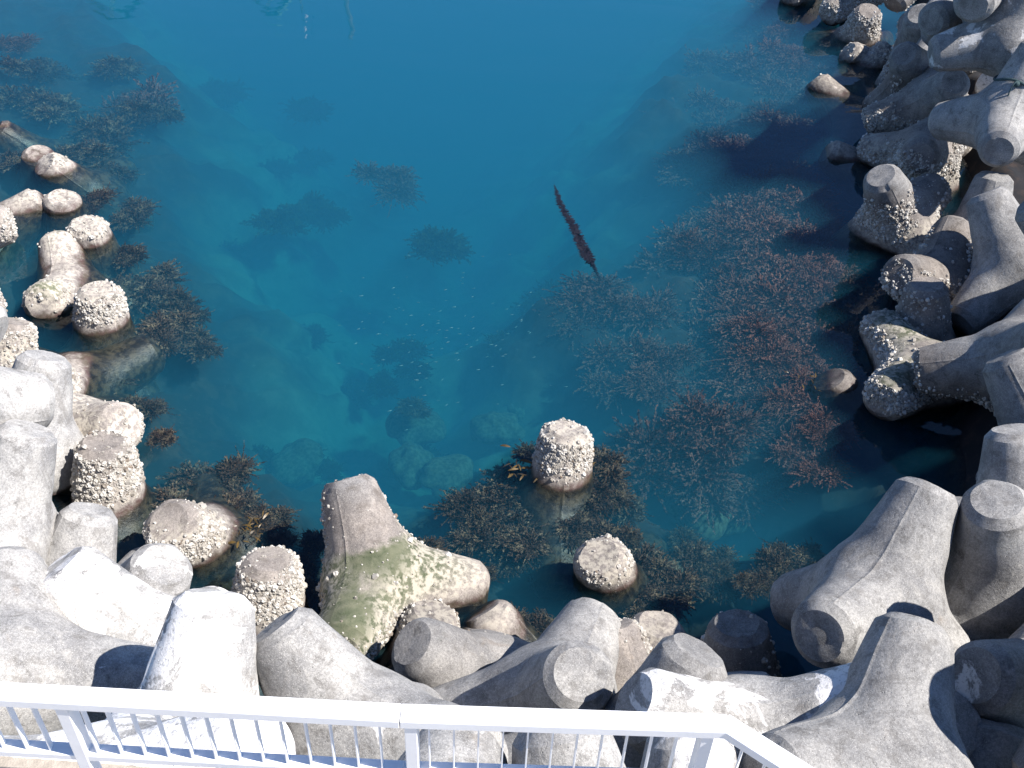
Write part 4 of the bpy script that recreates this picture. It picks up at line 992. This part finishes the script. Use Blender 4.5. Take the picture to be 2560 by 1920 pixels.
# long dark strand of weed floating in the open water
def strand():
    rng = np.random.default_rng(5); V = []; F = []
    pts = [at(1386, 458, .0), at(1400, 505, .0), at(1432, 560, .0), at(1455, 610, .0), at(1472, 645, -.02), at(1485, 668, -.15), at(1500, 700, -.6), at(1505, 740, -1.2)]
    pts = np.array(pts); tt = np.linspace(0, len(pts) - 1, 420); P = np.stack([np.interp(tt, np.arange(len(pts)), pts[:, i]) for i in range(3)], 1)
    N = len(P); u = np.linspace(0, 1, N)
    wid = np.interp(u, [0, .08, .25, .55, .62, .70, 1], [.02, .07, .11, .13, .09, .05, .03])
    for k in range(6):
        d = rng.normal(size=(N, 3)); d[:, 2] *= .25; d /= np.linalg.norm(d, axis=1)[:, None]
        l = (wid * rng.uniform(.5, 1.25, N))[:, None]; s = np.cross(d, [0, 0, 1.0]); s[:, 2] += rng.normal(size=N) * .4
        q = np.stack([P, P + d * l * .5 + s * l * .13, P + d * l, P + d * l * .5 - s * l * .13], 1).reshape(-1, 3); q[:, 2] = np.minimum(q[:, 2], -.02 - .004 * k) 
        b = sum(len(x) for x in V); V.append(q); F.append(b + np.arange(N * 4).reshape(N, 4))
    o = link("seaweed_strand", mesh_np("seaweed_strand", np.concatenate(V), np.concatenate(F), False), [STRAND])
    tag(o, "long dark ragged strand of seaweed floating slanted in open water", "seaweed")
strand()

# ---------------------------------------------------------------- submerged boulders
def rock_mesh(seed):
    rng = np.random.default_rng(seed); bm = bmesh.new(); bmesh.ops.create_icosphere(bm, subdivisions=4, radius=1.0)
    k = rng.normal(size=(14, 3)) * np.repeat([1.4, 3.5], 7)[:, None]; ph = rng.uniform(0, 6.28, 14); am = np.repeat([.10, .04], 7)
    for v in bm.verts:
        p = np.array(v.co); v.co = Vector(p * (1 + float((am * np.sin(k @ p + ph)).sum()))) * 1.0; v.co.z *= .6
    for f in bm.faces: f.smooth = True
    me = bpy.data.meshes.new("submerged_rock"); bm.to_mesh(me); bm.free(); me.materials.append(ROCK); return me
RM = [rock_mesh(s) for s in (1, 2, 3)]
for i, (px, py, rp, z, label) in enumerate(ROCKS):
    p = at(px, py, z); r = rp * ((p - np.array([0, 0, CH])) @ fwd) / CF
    o = bpy.data.objects.new("submerged_rock", RM[i % 3]); COL.objects.link(o); o.location = (p[0], p[1], z - .45 * r); o.rotation_euler = (0, 0, i * 1.7); o.scale = (r, r * .85, r)
    tag(o, label, "rock", "boulders on the seabed")

# ---------------------------------------------------------------- school of small fish
def fish_mesh():
    bm = bmesh.new(); n = 8
    prof = [(-.5, .01, .02), (-.38, .035, .06), (-.15, .06, .11), (.1, .07, .12), (.32, .055, .09), (.46, .03, .045), (.5, .01, .012)]
    rings = [[bm.verts.new((x, w * math.cos(a * 6.283 / n), h * math.sin(a * 6.283 / n))) for a in range(n)] for x, w, h in prof]
    for a, b in zip(rings, rings[1:]):
        for j in range(n): bm.faces.new((a[j], a[(j + 1) % n], b[(j + 1) % n], b[j]))
    bm.faces.new(rings[0][::-1]); bm.faces.new(rings[-1])
    t = [bm.verts.new(p) for p in ((-.47, .004, 0), (-.68, 0, .12), (-.6, 0, 0), (-.68, 0, -.12), (-.47, -.004, 0))]
    bm.faces.new((t[0], t[1], t[2])); bm.faces.new((t[2], t[3], t[4]))
    bmesh.ops.recalc_face_normals(bm, faces=bm.faces)
    for f in bm.faces: f.smooth = True
    me = bpy.data.meshes.new("small_fish"); bm.to_mesh(me); bm.free(); me.materials.append(FISH); return me
FM = fish_mesh(); fr_ = random.Random(3)
for i in range(150):
    px, py = (fr_.gauss(1090, 170), fr_.gauss(830, 95)) if i < 140 else (fr_.gauss(1490, 50), fr_.gauss(850, 60))
    if not (840 < px < 1700 and 620 < py < 1080): continue
    p = at(px, py, fr_.uniform(-1.3, -.6))
    o = bpy.data.objects.new("small_fish", FM); COL.objects.link(o); o.location = p; s = fr_.uniform(.04, .065)
    o.rotation_euler = (fr_.gauss(0, .5), fr_.gauss(0, .12), fr_.gauss(.45, .35)); o.scale = (s, s, s)
    tag(o, "tiny silver fish in the school swimming just below the surface", "fish", "school of small silver fish")

# ---------------------------------------------------------------- rope tied round a tetrapod
def tube(bm, pts, r, n=8, closed=False):
    pts = [Vector(p) for p in pts]; rings = []; N = len(pts)
    for i, p in enumerate(pts):
        a = pts[(i - 1) % N] if closed or i else pts[0]; b = pts[(i + 1) % N] if closed or i < N - 1 else pts[-1]
        d = (b - a).normalized(); s = d.cross(Vector((.31, .17, .93))).normalized(); u = d.cross(s)
        rings.append([bm.verts.new(p + (s * math.cos(k * 6.283 / n) + u * math.sin(k * 6.283 / n)) * r) for k in range(n)])
    for i in range(N if closed else N - 1):
        A, B = rings[i], rings[(i + 1) % N]
        for k in range(n): bm.faces.new((A[k], A[(k + 1) % n], B[(k + 1) % n], B[k]))
    if not closed: bm.faces.new(rings[0][::-1]); bm.faces.new(rings[-1])

o30, R30, c30 = tets['R30']
axs = [R30 @ a for a in AX]
target = at(2595, 110, 3.2) - c30; target /= np.linalg.norm(target)
ax = max(axs, key=lambda a: float(a @ target))
s_ = .62; e1 = np.cross(ax, [0, 0, 1.0]); e1 /= np.linalg.norm(e1); e2 = np.cross(ax, e1); rr = .151 * TH + TS * (TL - s_) + .026
bm = bmesh.new()
tube(bm, [c30 + ax * (s_ + .05 * math.sin(3 * a)) + (e1 * math.cos(a) + e2 * math.sin(a)) * rr for a in np.linspace(0, 6.283, 48)[:-1]], .022, closed=True)
kn = max([c30 + ax * s_ + (e1 * math.cos(a) + e2 * math.sin(a)) * (rr + .03) for a in np.linspace(0, 6.283, 60)], key=lambda p: float(-(p - np.array([0, 0, CH])) @ fwd) * 1.0 - .6 * float(p @ rgt))
bmesh.ops.create_icosphere(bm, subdivisions=2, radius=.055, matrix=Matrix.Translation(Vector(kn)))
tube(bm, [Vector(kn) + Vector((-.10 * t - .05 * math.sin(3 * t), -.12 * t, .05 - .55 * t * t)) for t in np.linspace(0, 1, 10)], .012)
me = bpy.data.meshes.new("rope"); bmesh.ops.recalc_face_normals(bm, faces=bm.faces); bm.to_mesh(me); bm.free()
tag(link("rope", me, [ROPE]), "dark rope tied round the upper leg of the smooth grey tetrapod", "rope")

# ---------------------------------------------------------------- moored boats beyond the frame, seen mirrored in the water
def mirror(x, y, Yd):
    d = at(x, y, 0.0) - np.array([0, 0, CH]); p = np.array([0, 0, CH]) + d * (Yd / d[1])
    return np.array([p[0], p[1], -p[2]])

def hull(bm, L, Wd, H):
    st = [(-.5, .75, .8), (-.3, .95, .8), (0, 1, .82), (.25, .8, .9), (.42, .4, 1.0), (.5, .04, 1.1)]
    rg = [[bm.verts.new((x * L, s * w * Wd / 2, z)) for s, w, z in ((-1, wf, H * hf), (-1, wf * .75, -.3), (0, 0, -.6), (1, wf * .75, -.3), (1, wf, H * hf))] for x, wf, hf in st]
    for a, b in zip(rg, rg[1:]):
        for j in range(4): bm.faces.new((a[j], a[j + 1], b[j + 1], b[j]))
        bm.faces.new((a[4], a[0], b[0], b[4]))
    bm.faces.new(rg[0]); bm.faces.new(rg[-1][::-1])

def boat(peak, stays, white_to, cloth, mat_hull, label, cat_mat):
    root = bpy.data.objects.new("fishing_boat", None); COL.objects.link(root); root.location = (peak[0], peak[1], 0)
    tag(root, label, "boat", "boats moored beyond the basin")
    pk = Vector((0, 0, peak[2])); loc = lambda p: Vector((p[0] - peak[0], p[1] - peak[1], p[2]))
    part("hull", lambda bm: hull(bm, 8.5, 2.6, 1.2), mat_hull, root)
    part("cabin", lambda bm: box_between(bm, (-1.6, 0, 1.0), (.8, 0, 1.0), 1.7, 1.9, bev=.06), BWHITE, root)
    w = loc(white_to); base = pk + (w - pk) * ((pk.z - 1.0) / (pk.z - w.z))
    part("mast", lambda bm: tube(bm, [base, pk], .075), BWHITE, root)
    for s in stays:
        q = loc(s); e = pk + (q - pk) * ((pk.z - 1.2) / max(pk.z - q.z, .2))
        part("stay", lambda bm: tube(bm, [pk, q, e], .085), BMETAL, root)
    q = [loc(p) for p in cloth]
    def cl(bm):
        tube(bm, q, .17, 8); tube(bm, [q[-1], q[-1] + (q[-1] - q[-2]) * 3], .12, 8)
    part("furled_cloth", cl, cat_mat, root)
    return root

boat(mirror(275, 50, 44), [mirror(224, 0, 44)], mirror(285, 0, 44), [mirror(275, 49, 44), mirror(310, 46, 44), mirror(335, 25, 44), mirror(350, 0, 44)], BWHITE,
     "white boat beyond the frame whose mast and blue furled cloth mirror at top left", BBLUE)
boat(mirror(668, 38, 44), [mirror(632, 0, 44)], mirror(677, 0, 44), [mirror(668, 40, 44), mirror(692, 40, 44), mirror(708, 20, 44), mirror(718, 0, 44)], BBLUE,
     "blue boat beyond the frame whose mast and teal cloth mirror near the top middle", BGREEN)

pk = mirror(757, 50, 44)
root = bpy.data.objects.new("flag_pole", None); COL.objects.link(root); root.location = (pk[0], pk[1], 0)
tag(root, "thin pole beyond the frame with a white and blue flag, mirrored near top middle", "flag pole")
part("pole", lambda bm: tube(bm, [(-.15, 0, 0), (0, 0, pk[2])], .035), BMETAL, root)
part("white_flag", lambda bm: box_between(bm, (.10, 0, pk[2] - .05), (.10, 0, pk[2] + .38), .02, .26, upd=(0, 1, 0), bev=.004), BWHITE, root)
part("blue_flag", lambda bm: box_between(bm, (.40, 0, pk[2] + .02), (.40, 0, pk[2] + .34), .02, .28, upd=(0, 1, 0), bev=.004), BBLUE, root)
pk2 = mirror(880, 90, 44); pk3 = mirror(868, 0, 44)
root = bpy.data.objects.new("lamp_post", None); COL.objects.link(root); root.location = (pk2[0], pk2[1], 0)
tag(root, "slim quay lamp post beyond the frame, mirrored as a dark line at top middle", "lamp post")
dx = (pk3[0] - pk2[0]) / (pk2[2] - pk3[2])
part("pole", lambda bm: tube(bm, [(dx * pk2[2], 0, 0), (dx * pk2[2] * .3, 0, pk2[2] * .7), (0, 0, pk2[2])], .10), BMETAL, root)
part("lamp_head", lambda bm: box_between(bm, (-.12, 0, pk2[2]), (.14, 0, pk2[2] + .03), .12, .10, bev=.02), BMETAL, root)
